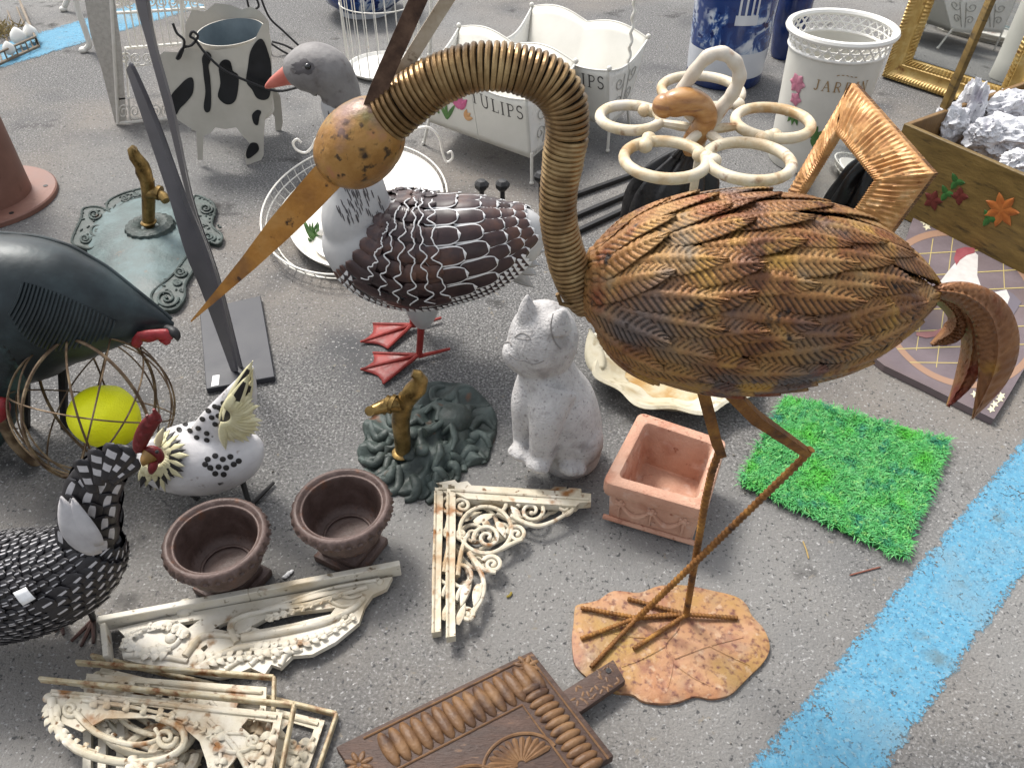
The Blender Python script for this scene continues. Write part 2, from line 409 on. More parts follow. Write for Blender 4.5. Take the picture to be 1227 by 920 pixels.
# ================================================================== the crane sculpture
m_plume = mat('rusty_gold_plumage', [(.22, '#4a3022'), (.38, '#764c30'), (.5, '#9a6c3e'), (.60, '#a98250'), (.74, '#85745f')], scale=13, detail=8, dist=.6, rough=.5, metal=.3, bump=.6, bscale=150, k=.66,
              speck=[('#6b5f5a', 8, .52, .66), ('#86492c', 13, .58, .72), ('#bd9248', 17, .56, .70), ('#2e2119', 40, .64, .72)])
m_plume_dark = mat('dark_inner_metal', '#130c08', rough=.8)
m_coil = mat('bronze_coil', [(.25, '#4c3723'), (.5, '#8d7049'), (.75, '#c4a878')], scale=18, detail=6, rough=.36, metal=.6, bump=.25, bscale=120, k=.74, speck=[('#3a2a22', 6, .54, .74)])
m_head = mat('mottled_gold_head', [(.3, '#8a6230'), (.45, '#a4763a'), (.58, '#b5884a'), (.7, '#b97f58')], scale=20, detail=8, rough=.42, metal=.2, bump=.4, bscale=90, k=.75,
             speck=[('#6f6236', 22, .54, .70), ('#4b3822', 90, .57, .65), ('#9a7a70', 12, .55, .70), ('#3a2c1e', 40, .62, .72)])
m_beak = mat('ochre_beak_iron', [(.25, '#8a5a2a'), (.5, '#bb8238'), (.75, '#c99a5a')], scale=16, detail=8, rough=.5, metal=.2, bump=.4, bscale=120, k=.72, speck=[('#3e2817', 60, .64, .7), ('#6b4a38', 9, .6, .75)])
m_rust = mat('rusty_steel', [(.3, '#5a3a1a'), (.5, '#8a5c2c'), (.7, '#b0803e')], scale=30, detail=8, rough=.65, metal=.25, bump=.5, bscale=160, k=.75, speck=[('#3c2a22', 24, .58, .7)])
m_leafbase = mat('mottled_stone_rust', [(.22, '#86563f'), (.4, '#b57f58'), (.55, '#c0926a'), (.7, '#c99a78'), (.85, '#a8684a')], scale=9, detail=9, dist=.5, rough=.6, bump=.5, bscale=90, k=.66,
             speck=[('#9a6650', 34, .50, .72), ('#a08a74', 12, .50, .72), ('#b8924a', 7, .5, .7), ('#74463a', 90, .52, .70), ('#d0b090', 60, .58, .75)])
m_crest_pale = mat('pale_crest_iron', [(.3, '#b8a68c'), (.7, '#e3d8c4')], scale=40, detail=6, rough=.45, metal=.2, k=.7, speck=[('#6b5238', 70, .62, .7)])
m_crest_dark = mat('dark_crest_iron', [(.3, '#33231d'), (.5, '#5c4436'), (.7, '#7d6250')], scale=50, detail=7, rough=.55, metal=.3, k=.7)

kp = PL(800, 741)
crane = thing('crane_sculpture', kp.o, 'tall rusty metal crane with coiled neck, standing on a leaf shaped base', 'bird sculpture')
# base leaf
base_px = [(688, 735), (692, 727), (715, 722), (735, 711), (765, 713), (790, 705), (822, 704), (850, 709), (880, 717), (893, 727), (900, 741), (914, 757), (921, 778), (914, 795), (897, 812), (889, 820), (874, 834), (852, 839), (832, 836), (812, 843), (792, 845), (770, 842), (757, 834), (738, 832), (724, 825), (706, 815), (690, 800), (686, 784), (685, 765), (687, 750)]
w = MB()
bp2 = spline(base_px, 120, closed=True)
bc = (800, 772)
nr = 9
rows = []
for k in range(nr + 1):
    t = k / nr; row = []
    for q in bp2:
        p = G(lerp(bc[0], q[0], t), lerp(bc[1], q[1], t), 0); z = .0135 + NZ.noise(p * 9) * .0035 - (.005 if k == nr else 0)
        row.append(V((p.x, p.y, z)))
    rows.append(row)
rows.append([V((p.x, p.y, .001)) for p in rows[-1]])
w.grid(rows, cv=True)
w.f.append(tuple(range(len(bp2)))); w.m.append(0)
w.build('leaf_base', m_leafbase, crane, smooth=50)
lbvh = w.bvh()
lb = crane.children[0]
w = MB()
for vein in ([(815, 738), (812, 755), (797, 775), (806, 795), (800, 825)], [(797, 775), (770, 790), (745, 800)], [(808, 790), (850, 775), (890, 765)], [(800, 765), (765, 765), (735, 760)], [(806, 795), (830, 812), (850, 822)], [(850, 775), (880, 790), (898, 798)]):
    pts = []
    for x, y in spline(vein, 26):
        p = G(x, y, .01); h = lbvh.ray_cast(V((p.x, p.y, 1)), V((0, 0, -1)))
        if h[0]: pts.append(h[0] + V((0, 0, .0003)))
    w.tube(pts, [.0022 * (1 - .6 * i / len(pts)) for i in range(len(pts))], n=6)
w.build('vein', m_leafbase, lb)

# legs
def rebar(w, pts, r, n=8, m=0, pitch=.011):
    pts = [V(p) for p in pts]; out = []; rad = []
    for a, c in zip(pts[:-1], pts[1:]):
        k = max(2, int((c - a).length / pitch * 4))
        for i in range(k):
            out.append(a.lerp(c, i / k)); rad.append(r * (1.16 if len(out) % 4 < 2 else .9))
    out.append(pts[-1]); rad.append(r)
    w.tube(out, rad, n=n, m=m)
f1 = G(822, 737, .02); f2 = G(763, 741, .02)
hip1 = kp.p(838, 462, -.02); knee1 = kp.p(866, 543, 0); 
yy = lambda p, q: p
leg = MB()
leg.tube([kp.p(838, 452), kp.p(848, 490), kp.p(858, 528), kp.p(865, 545)], [.0125, .0125, .0115, .0095], n=4, phase=PI / 4)
L1 = leg.build('leg', m_rust, crane, smooth=30)
w = MB(); rebar(w, [kp.p(862, 540), kp.p(853, 565), kp.p(845, 600), f1], .0060); w.build('shank', m_rust, L1)
pf2 = PL(763, 741); off2 = pf2.o.y - kp.o.y
leg = MB()
leg.tube([kp.p(868, 462, -.03), kp.p(905, 500, -.03), kp.p(966, 542, -.025)], [.0125, .012, .009], n=4, phase=PI / 4)
L2 = leg.build('leg', m_rust, crane, smooth=30)
w = MB(); rebar(w, [kp.p(972, 538, -.025), kp.p(955, 556, -.025), kp.p(930, 580, -.025), f2], .0058); w.build('shank', m_rust, L2)
def toes(par, foot, ends):
    for x, y in ends:
        w = MB(); rebar(w, [foot + V((0, 0, .003)), G(x, y, .0195)], .0043, pitch=.007); w.build('toe', m_rust, par)
toes(L1, f1, [(752, 717), (768, 740), (759, 777), (884, 740)])
toes(L2, f2, [(696, 728), (696, 765), (708, 799), (808, 735)])

# body: hollow egg with overlapping leaf plates
bx = [(697, 352, 8), (705, 352, 30), (722, 350, 62), (755, 350, 92), (800, 351, 109), (860, 352, 118), (920, 352, 116), (980, 352, 104), (1030, 351, 84), (1075, 350, 52), (1100, 350, 24), (1113, 350, 6)]
pts = [kp.p(x, y) for x, y, r in bx]; rad = [kp.r(x, y, r) for x, y, r in bx]
rad = [max(.002, r - .007 * min(1, r / .05)) for r in rad]
body = Surf(pts, rad, n=80)
w = MB(); inn = MB()
for i in range(41):
    pass
sh = Surf(pts, [max(.001, r - .006) for r in rad], n=80)
w = sh.mesh(60, 40)
shell = w.build('body', m_plume_dark, crane)
pl = MB()
def lshape(t): return (math.sin(PI * min(1, (t * .93 + .07)) ** .72) ** .72) * (1 - .0 * t)
rows_u = [0.0, .085, .19, .30, .41, .52, .63, .735, .83]
Ls = .118; NR = 15.5; groove_shade = []
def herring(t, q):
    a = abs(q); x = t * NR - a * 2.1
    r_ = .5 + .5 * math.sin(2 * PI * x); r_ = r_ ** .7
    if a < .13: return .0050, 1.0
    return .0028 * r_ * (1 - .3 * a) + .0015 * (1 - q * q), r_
NU, NV = 124, 16
for ri, u0 in reversed(list(enumerate(rows_u))):
    um = min(max(u0 + .12, 0), 1); r = body.cr(um)[1]
    W = .0225
    nth = max(7, int(round(2 * PI * r / (W * 1.70))))
    for j in range(nth):
        th = 2 * PI * (j + (ri % 2) * .5) / nth + rnd.uniform(-.05, .05)
        if rnd.random() < .045 and 1 < ri < 8: continue
        L = Ls * rnd.uniform(.9, 1.12) * (1.0 if 0 < ri < 8 else .8)
        uu = max(u0 + rnd.uniform(-.018, .018), .005); tip = rnd.uniform(.007, .0115); wj = W * rnd.uniform(.92, 1.1); sk = rnd.uniform(-.018, .018); tone_jit = rnd.uniform(-.12, .12)
        body.plate(pl, uu, th, L, wj, lshape, lift=(.001, tip), nu=NU, nv=NV, ridge=lambda t, q: herring(t, q)[0] + q * .0026, skew=sk, rmin=.035)
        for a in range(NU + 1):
            for c_ in range(NV + 1): groove_shade.append(min(1, max(0, herring(a / NU, c_ / NV * 2 - 1)[1] + tone_jit)))
nt = m_plume.node_tree; bs = nt.nodes['Principled BSDF']; at = nt.nodes.new('ShaderNodeAttribute'); at.attribute_name = 'groove_shade'   # groove shade painted into the colour along with dark patina, ribs rubbed brighter
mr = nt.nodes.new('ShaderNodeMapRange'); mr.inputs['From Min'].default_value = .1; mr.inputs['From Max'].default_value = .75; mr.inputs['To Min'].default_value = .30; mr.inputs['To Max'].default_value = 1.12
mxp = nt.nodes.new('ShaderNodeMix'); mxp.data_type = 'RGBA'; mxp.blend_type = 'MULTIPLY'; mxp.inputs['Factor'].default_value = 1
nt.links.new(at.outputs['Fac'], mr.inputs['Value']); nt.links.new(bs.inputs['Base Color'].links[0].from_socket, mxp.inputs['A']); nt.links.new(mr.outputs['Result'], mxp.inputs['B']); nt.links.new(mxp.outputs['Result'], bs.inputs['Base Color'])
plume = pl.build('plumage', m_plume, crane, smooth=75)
if len(plume.data.vertices) == len(groove_shade):
    at_ = plume.data.attributes.new('groove_shade', 'FLOAT', 'POINT'); at_.data.foreach_set('value', groove_shade)
else: print('GROOVE_SHADE MISMATCH', len(plume.data.vertices), len(groove_shade))
mod = plume.modifiers.new('thick', 'SOLIDIFY'); mod.thickness = .0012

# neck coil
npx = [(708, 366, 20), (697, 352, 23), (683, 322, 24), (671, 275, 23), (669, 235, 23), (675, 190, 25), (680, 152, 27), (674, 118, 29), (652, 95, 30), (613, 82, 29), (570, 81, 29), (528, 95, 30), (494, 117, 31), (464, 141, 32)]
cn = spline([(*kp.p(x, y), kp.r(x, y, r)) for x, y, r in npx], 400)
pos = [V(q[:3]) for q in cn]; rr = [q[3] for q in cn]
acc = [0]
for a, c in zip(pos[:-1], pos[1:]): acc.append(acc[-1] + (c - a).length)
tot = acc[-1]; turns = 80
def at_s(s):
    s = min(max(s, 0), tot); lo = 0
    import bisect
    i = min(max(bisect.bisect_left(acc, s), 1), len(acc) - 1); t = (s - acc[i - 1]) / max(1e-9, acc[i] - acc[i - 1])
    return pos[i - 1].lerp(pos[i], t), lerp(rr[i - 1], rr[i], t), (pos[i] - pos[i - 1]).normalized()
hel = []; per = 22
for i in range(turns * per + 1):
    s = tot * i / (turns * per); c, r, t = at_s(s)
    e2 = V((0, 1, 0)); e1 = t.cross(e2).normalized(); a = 2 * PI * i / per
    wob = 1 + .03 * NZ.noise(V((i * .09, 3, 1))) + .03 * NZ.noise(V((i * .006, 5, 1)))
    hel.append(c + (e1 * math.cos(a) + e2 * math.sin(a)) * (r - .003) * wob + t * (.0016 * NZ.noise(V((i * .05, 9, 1))) + .004 * NZ.noise(V((i * .004, 2, 7)))))
w = MB(); w.tube(hel, .0033, n=7)
neck = w.build('neck', m_coil, crane)
w = MB(); ii = range(0, 400, 8)
w.tube([pos[i] for i in ii], [rr[i] * .74 for i in ii], n=16)
w.build('neck_core', m_plume_dark, neck)
w = MB(); lp = [(690, 352), (682, 362), (672, 366), (662, 358), (668, 345), (690, 340)]
w.tube([kp.p(x, y, -.02) for x, y in [(704, 352), (696, 362), (684, 367), (672, 364), (668, 352)]], .003, n=6)
w.build('wire_end', m_coil, neck)

# head, beak, crest
hpx = [(474, 132, 6), (469, 136, 23), (456, 148, 39), (440, 164, 46.5), (423, 181, 46.5), (406, 197, 37), (396, 208, 20), (392, 212, 4)]
hs_ = Surf([kp.p(x, y) for x, y, r in hpx], [kp.r(x, y, r) for x, y, r in hpx], n=40)
w = hs_.mesh(30, 32); head = w.build('head', m_head, crane)
w = MB()
bk = [(412, 194, 27), (394, 211, 26.5), (372, 235, 25.5), (340, 269, 22), (300, 313, 14), (262, 352, 7), (229, 385, 1.2)]
w.tube([kp.p(x, y) for x, y, r in bk], [kp.r(x, y, r) for x, y, r in bk], n=4, up=(.75, -.66, .2), flat=.92)
w.build('beak', m_beak, crane, smooth=20)
def blade(px, off, name, m, wd):
    w = MB(); q = spline(px, 16); rows = []
    for i, (x, y) in enumerate(q):
        a = kp.p(x - wd * .5, y - 2, off); c = kp.p(x + wd * .5, y + 2, off)
        rows.append([a, a + V((0, .003, 0)), c + V((0, .003, 0)), c])
    w.grid(rows, cv=True); w.build(name, m, head, smooth=30)
blade([(436, 160), (452, 112), (478, 52), (504, -6), (530, -60)], -.012, 'crest_feather', m_crest_dark, 22)
blade([(446, 160), (462, 122), (497, 62), (540, -6), (575, -60)], .012, 'crest_feather', m_crest_pale, 17)

# tail feathers
def tailf(px, off, wpx, vis=1.0, tilt=0.0):
    q = spline([(x, y, w_) for (x, y), w_ in zip(px, wpx)], 60); rows = []
    for i, (x, y, wi) in enumerate(q):
        x0, y0, _ = q[max(0, i - 1)]; x1, y1, _ = q[min(59, i + 1)]
        d = V((x1 - x0, y1 - y0)).normalized(); n = V((-d.y, d.x)); row = []
        for j in range(13):
            s = j / 6 - 1
            rg = .0022 * math.sin(2 * PI * (i / 2.6 + abs(s) * 1.4)) - (.004 if abs(s) < .1 else 0) + .012 * s * s + tilt * s
            row.append(kp.p(x + n.x * wi * s, y + n.y * wi * s, off + rg))
        rows.append(row)
    w = MB(); w.grid(rows); o = w.build('tail_feather', m_plume_tail, crane, smooth=75)
    md = o.modifiers.new('thick', 'SOLIDIFY'); md.thickness = .002
m_plume_tail = mat('rusty_tail_iron', [(.25, '#6b4630'), (.5, '#8f6240'), (.75, '#a87a50')], scale=14, detail=7, rough=.5, metal=.3, bump=.3, bscale=150, k=.8, speck=[('#b98a35', 8, .6, .72), ('#7a3426', 11, .58, .7)])
tailf([(1106, 351), (1130, 349), (1160, 355), (1186, 376), (1196, 410), (1190, 450), (1165, 502)], -.02, [3, 10, 17, 24, 26, 19, 1], tilt=0)
tailf([(1108, 350), (1135, 352), (1158, 375), (1166, 410), (1158, 450), (1136, 487)], .03, [3, 9, 13, 13, 12, 1], tilt=.02)
tailf([(1108, 352), (1132, 362), (1146, 380), (1141, 398), (1116, 413)], .045, [3, 7, 9, 12, 1], tilt=.02)
# ================================================================== cat, goose, hens, wire globe
def blob(w, P, px, n=20, dy=0.0, flat=1.0, up=None):    # round loft along photo points on an upright plane
    q = spline([(*P.p(x, y, (e[0] if e else dy)), P.r(x, y, r)) for x, y, r, *e in px], max(10, len(px) * 6))
    w.tube([V(a[:3]) for a in q], [max(.0008, a[3]) for a in q], n=n, flat=flat, up=up)
def leafy(w, p0, p1, wd, nrm, m=0, curl=0.0, n=8, edge=None):    # pointed little feather between two points
    rows = []; d = p1 - p0; s = d.cross(nrm).normalized(); nn = s.cross(d).normalized()
    for i in range(n + 1):
        t = i / n; hw = wd * math.sin(PI * (t * .9 + .1) ** .8) ** .8 if t < 1 else 0
        c = p0 + d * t + nn * (curl * 4 * t * (1 - t))
        rows.append([c - s * hw, c - s * hw * .55 + nn * wd * .12, c + nn * wd * .2, c + s * hw * .55 + nn * wd * .12, c + s * hw])
    w.grid(rows, mf=(lambda i, j: edge if (j in (0, 3) or i >= n - 1) else m) if edge is not None else None, m=m)
def solid(o, t=.0012):
    md = o.modifiers.new('thick', 'SOLIDIFY'); md.thickness = t; return o

# ---- stone cat
m_cat = mat('pale_cast_stone', [(.3, '#bfbcba'), (.5, '#d6d3d1'), (.75, '#e2dfdd')], scale=30, detail=8, rough=.9, bump=1.0, bscale=190, k=.64, speck=[('#a8a4a2', 140, .58, .70), ('#c6c0bc', 6, .52, .72), ('#a8a3a0', 18, .56, .7)])
m_dim = mat('grey_incised_line', '#a19d9a', rough=.9)
pc = PL(664, 548)
cat = thing('cat_statue', pc.o, 'pale stone cat statue sitting upright with its head turned left', 'cat statue')
w = MB()
blob(w, pc, [(684, 556, 16), (683, 548, 35), (683, 530, 41), (677, 505, 46), (668, 480, 47), (658, 455, 39), (652, 430, 33), (651, 415, 20)], flat=.95)
blob(w, pc, [(651, 366, 6), (651, 370, 19), (651, 380, 33), (651, 402, 43), (650, 424, 38), (649, 440, 26), (649, 446, 8)])
blob(w, pc, [(606, 412, 4, -.02), (609, 414, 11, -.02), (618, 421, 20, -.02), (632, 425, 26, -.01), (645, 425, 24)])
blob(w, pc, [(622, 434, 8, -.025), (632, 436, 16, -.03), (646, 434, 22, -.02)])
blob(w, pc, [(634, 384, 16, -.01), (632, 370, 11, -.012), (632, 356, 4, -.012), (632, 352, 1, -.012)])
blob(w, pc, [(668, 392, 18, -.035), (672, 380, 11, -.04), (675, 370, 3, -.042)])
blob(w, pc, [(642, 462, 26, -.01), (632, 482, 20, -.03), (628, 510, 14, -.04), (627, 535, 12, -.04), (624, 543, 9, -.045)])
blob(w, pc, [(664, 466, 28, -.04), (656, 496, 21, -.075), (651, 525, 16, -.085), (649, 548, 14, -.085), (645, 554, 9, -.09)])
blob(w, pc, [(688, 520, 34, -.02), (692, 535, 30, -.035), (690, 552, 18, -.05)])
for x, y, r, dy in ((622, 540, 11, -.07), (615, 541, 7, -.075), (622, 545, 7, -.085), (628, 546, 7, -.085), (646, 553, 13, -.1), (637, 556, 7, -.105), (644, 559, 7, -.115), (652, 560, 7, -.115), (684, 556, 14, -.075), (676, 559, 8, -.085), (686, 562, 8, -.095), (695, 561, 8, -.09)):
    p = pc.p(x, y, dy); q = pc.r(x, y, r); w.ell((p.x, p.y, max(q * .8, p.z)), (q, q * 1.2, q * .85))
w = w.remesh(.0042, 7); cb = w.bvh()
cbody = w.build('body', m_cat, cat, smooth=0)
for f in cbody.data.polygons: f.use_smooth = True
def onb(bvh, px, py, off=.0006):
    d = ray(px, py).normalized(); h = bvh.ray_cast(V((0, 0, H)), d)
    return (h[0] + h[1] * off * (1 if h[1].dot(d) < 0 else -1), h[1] if h[1].dot(d) < 0 else -h[1]) if h[0] else (None, None)
def draw(bvh, px, rad, n=24, w=None, m=0, off=.0003, closed=False, sides=6):
    w = w or MB(); pts = []
    for x, y in spline(px, n, closed):
        p, nn = onb(bvh, x, y, off)
        if p: pts.append(p)
    if len(pts) > 2: w.tube(pts, [rad] * len(pts), n=sides, m=m, closed=closed)
    return w
w = MB()
draw(cb, [(617, 404), (625, 399), (633, 402), (636, 407)], .0014, w=w); draw(cb, [(617, 404), (624, 406), (636, 407)], .001, w=w)
w.build('eye', m_dim, cat)
w = MB(); draw(cb, [(610, 424), (618, 430), (628, 432), (640, 436), (652, 432)], .0013, w=w); w.build('mouth', m_dim, cat)
w = MB(); draw(cb, [(605, 411), (611, 410), (613, 414)], .0022, w=w); w.build('nose', m_dim, cat)
w = MB(); draw(cb, [(663, 376), (660, 392), (664, 408), (672, 418)], .0016, w=w); w.build('ear_fold', m_dim, cat)

def flatspot(w, bvh, x, y, rx, ry, ang=0, off=.0012, m=0, n=12, rings=3):
    c0, nn = onb(bvh, x, y, off)
    if not c0: return
    rows = []
    for k in range(rings, 0, -1):
        row = []
        for i in range(n):
            a = 2 * PI * i / n; dx = rx * k / rings * math.cos(a); dy = ry * k / rings * math.sin(a)
            q, _ = onb(bvh, x + dx * math.cos(ang) - dy * math.sin(ang), y + dx * math.sin(ang) + dy * math.cos(ang), off + .0006 * (rings - k))
            row.append(q or c0)
        rows.append(row)
    rows.append([c0] * n); w.grid(rows, cv=True, m=m)

# ---- painted goose
m_goose = mat('pale_grey_goose', [(.3, '#b9b8b8'), (.55, '#d2d1d0'), (.8, '#dcd9d6')], scale=9, detail=5, rough=.5, bump=.15, bscale=60, k=.64, speck=[('#a58f7d', 5, .62, .78)])
m_gdark = mat('dark_wing_feather', [(.3, '#2a2022'), (.5, '#433232'), (.66, '#6b4a3c')], scale=9, detail=5, rough=.38, k=.75)
m_gwhite = mat('white_feather_edge', '#ecebea', rough=.5, k=.75)
m_ghead = mat('grey_goose_head', [(.3, '#7b7674'), (.5, '#938f8d'), (.75, '#aaa7a4')], scale=18, detail=8, rough=.6, k=.62, bump=.4, bscale=90, speck=[('#77706d', 40, .58, .7)])
m_gface = mat('dark_face_patch', [(.3, '#4e4a4b'), (.7, '#686364')], scale=40, rough=.5, k=.7)
m_pink = mat('coral_beak', [(.3, '#c96658'), (.7, '#e08573')], scale=20, rough=.45, k=.7)
m_red = mat('red_webbed_foot', [(.3, '#6e211c'), (.6, '#93302a'), (.8, '#a94238')], scale=24, rough=.5, bump=.3, k=.8)
m_eye = mat('glossy_black_eye', '#050505', rough=.08, spec=.8)
m_gtan = mat('tan_shoulder', [(.3, '#a67b5c'), (.7, '#c49a7a')], scale=20, rough=.55, k=.65)
pg = PL(500, 424)
goose = thing('goose_sculpture', pg.o, 'painted metal goose with white edged dark wings, coral beak and red webbed feet', 'bird sculpture')
gx = [(396, 262, 4), (400, 264, 24), (418, 276, 50), (455, 295, 66), (500, 303, 70), (540, 300, 64), (580, 293, 58), (612, 284, 45), (634, 274, 32), (646, 268, 18), (651, 266, 5)]
gs_ = Surf([pg.p(x, y) for x, y, r in gx], [pg.r(x, y, r) for x, y, r in gx], n=60, flat=.85)
w = gs_.mesh(50, 32)
blob(w, pg, [(440, 300, 30), (428, 270, 41), (428, 245, 40), (427, 220, 33), (420, 188, 25), (414, 160, 22), (410, 136, 23), (404, 116, 22), (398, 106, 10)])
w = w.remesh(.006, 8); gb = w.bvh()
o = w.build('body', m_goose, goose, smooth=0)
for f in o.data.polygons: f.use_smooth = True
w = MB(); blob(w, pg, [(344, 90, 4), (346, 89, 13), (355, 86, 22), (374, 83, 30), (392, 88, 30), (405, 104, 25), (410, 122, 23), (411, 134, 20)])
hb = w.bvh(); hd = w.build('head', m_ghead, goose)
w = MB(); blob(w, pg, [(352, 88, 14), (340, 93, 10), (328, 99, 6.5), (320, 104, 3), (318, 106, .5)], flat=.8); w.build('beak', m_pink, hd)
p, nn = onb(hb, 369, 80, 0)
rot = nn.to_track_quat('Z', 'Y').to_matrix()
w = MB(); w.grid([[ (onb(hb, 364 + (13 + 3 * math.sin(3 * a)) * r / 6 * math.cos(a * PI / 12), 81 + (9 + 2 * math.sin(5 * a)) * r / 6 * math.sin(a * PI / 12), .0009)[0] or p) for a in range(24)] for r in range(1, 7)], cv=True)
w.build('face_patch', m_gface, hd)
w = MB(); w.ell(p + nn * .001, .0065); w.build('eye', m_eye, hd)
# streaks on the neck
w = MB()
for i in range(64):
    x = rnd.uniform(402, 458); y = rnd.uniform(205, 262)
    if abs(x - 428) > 12 + (y - 195) * .42: continue
    q = [onb(gb, x + k * 1.2, y + k * 3.2, .0008) for k in range(4)]
    if all(a[0] for a in q): w.tube([a[0] for a in q], [.0006, .0015, .0013, .0004], n=5)
for i in range(26):
    x = rnd.uniform(392, 420); y = rnd.uniform(120, 200)
    q = [onb(gb, x + k * .8, y + k * 3.4, .0008) for k in range(4)]
    if all(a[0] for a in q): w.tube([a[0] for a in q], [.0006, .0014, .0012, .0004], n=5)
w.build('neck_streak', m_gface, goose)
# wings: both sides
rc = lambda t: (min(1, t * 6) ** .5) * (math.sqrt(max(0, 1 - max(0, (t - .62) / .38) ** 2)))
rsc = lambda t: (min(1, t * 6) ** .5) * (1 - .5 * max(0, (t - .7) / .3) ** 2)
def scal(t, q): return .002 * (1 - q * q)
EDG = lambda nu, nv, k=1: (lambda i, j: 1 if (i >= nu - k or j < k or j >= nv - k) else 0)
TIPE = lambda nu, nv: (lambda i, j: 1 if i >= nu - 2 or (i >= nu - 4 and (j < 1 or j >= nv - 1)) else 0)
for side in (1, -1):
    w = MB(); D = math.radians
    def P_(u, deg, L, Wd, lift, n=(8, 8), mf=None, sk=0): gs_.plate(w, u, side * D(deg), L, Wd, rc, lift=lift, nu=n[0], nv=n[1], ridge=scal, mf=mf, skew=sk, rmin=.02)
    w.grid([[gs_.pt(lerp(.15, .90, i / 24), side * D(lerp(4, 114 - 10 * abs(i / 12 - 1), j / 14)), .0035) for j in range(15)] for i in range(25)], m=0)     # dark wing under the separate feathers
    # long outer primaries, then nearer ones over them
    for k in range(5): P_(.865, 6 + 22 * k, .055, .0150, (.002, .005), (12, 12), EDG(12, 12))
    for k in range(6): P_(.79 + .008 * math.sin(k), 0 + 20 * k, .072, .0175, (.003, .006), (14, 14), EDG(14, 14))
    for k in range(6): P_(.70 + .012 * math.sin(k), 4 + 18.5 * k, .088, .0195, (.005, .008), (14, 14), EDG(14, 14))
    for k in range(6): P_(.60 + .012 * math.sin(k * 2), 8 + 19.5 * k, .095, .0210, (.006, .009), (14, 14), EDG(14, 14))
    for k in range(6): P_(.47 + .012 * math.sin(k * 3), 6 + 20.5 * k, .105, .0225, (.009, .012), (14, 14), EDG(14, 14))
    for k, u in reversed(list(enumerate((.13, .19, .25, .31, .37, .43)))):
        nf = (5, 6, 7, 7, 7, 7)[k]; top = (34, 16, 6, 4, 5, 5)[k]; bot = (96, 106, 112, 114, 114, 112)[k]
        for j in range(nf):
            gs_.plate(w, u, side * D(lerp(top, bot, j / (nf - 1)) + (k % 2) * 4), .066, .0165, rsc, lift=(.010, .0150), nu=16, nv=10, ridge=lambda t, q: .003 * (1 - q * q), rmin=.02)
    for k, u in enumerate((.13, .19, .25, .31, .37, .43)):          # white painted scallop lines down the folded wing
        top = (36, 18, 8, 5, 5, 5)[k]; bot = (98, 108, 113, 115, 115, 113)[k]; n_ = 60; sc_ = (4, 5, 6, 6, 6, 6)[k]
        w.tube([gs_.pt(u + (.046 + .016 * abs(math.sin(PI * sc_ * i / n_ + k)) + .004 * math.sin(i * .9 + k)) / gs_.len, side * D(lerp(top, bot, i / n_)), .0165) for i in range(n_ + 1)], [.0012 + .0007 * abs(math.sin(i * .7)) for i in range(n_ + 1)], n=6, m=1)
    wing = w.build('wing', [m_gdark, m_gwhite], goose, smooth=50)
    w = MB()
    for k, deg in ((2, 147), (1, 136), (0, 125)):
        for j in reversed(range(34)):
            u = lerp(.12, .84, j / 33); d = deg - 22 * max(0, (u - .55) / .3) ** 1.3 - 16 * max(0, (.3 - u) / .2)
            gs_.plate(w, u, side * D(d), .026, .0095, rc, lift=(.004, .008), nu=6, nv=6, ridge=scal, mf=lambda i, j: 1 if i >= 4 else 0, rmin=.02)
    w.build('flank_feather', [m_gdark, m_gwhite], goose, smooth=50)
w = MB()
for i, (x, y) in enumerate(((648, 318), (644, 330), (630, 338), (654, 300), (640, 345))):
    leafy(w, pg.p(596, 305 + i * 2, -.02 + .01 * i), pg.p(x, y, -.03 + .02 * i), .022, V((0, -1, .3)), n=8)
solid(w.build('tail', m_goose, goose))
for (jx, jy), (kx, ky), toes_ in (((502, 427), (506, 372), ((447, 424), (432, 444), (459, 461))), ((494, 391), (500, 360), ((447, 389), (432, 411), (464, 419)))):
    w = MB(); j = G(jx, jy, .012); P2 = PL(jx, jy)
    w.tube([j, P2.p(jx + 2, jy - 25), P2.p(kx, ky)], [.0085, .009, .012], n=8); lg = w.build('leg', m_red, goose)
    w = MB(); blob(w, P2, [(jx + 5, jy - 38, 9), (jx + 4, jy - 52, 18), (jx + 4, jy - 70, 22)]); w.build('thigh', m_goose, goose)
    w = MB(); tips = [G(x, y, .006) for x, y in toes_]
    rows = []
    for i in range(9):
        t = i / 8; row = []
        for k in range(9):
            s = k / 8 * 2; a, c = tips[min(int(s), 1)], tips[min(int(s), 1) + 1]; f = s - min(int(s), 1)
            e = a.lerp(c, f); e = j.lerp(e, 1 - .12 * math.sin(PI * f))
            q = j.lerp(e, t); q.z = .006 + .010 * (1 - t) + .004 * (1 - abs(math.sin(PI * f)))
            row.append(q)
        rows.append(row)
    w.grid(rows); ft = solid(w.build('foot', m_red, lg), .003)
    w = MB(); w.tube([j, j + (j - tips[1]).normalized() * .055 + V((.03, .012, 0))], [.006, .004], n=7); w.build('hind_toe', m_red, lg)
    for tpt in tips:
        w = MB(); w.tube([j + V((0, 0, .006)), tpt + V((0, 0, .004))], [.0055, .0035], n=6); w.build('toe', m_red, lg)

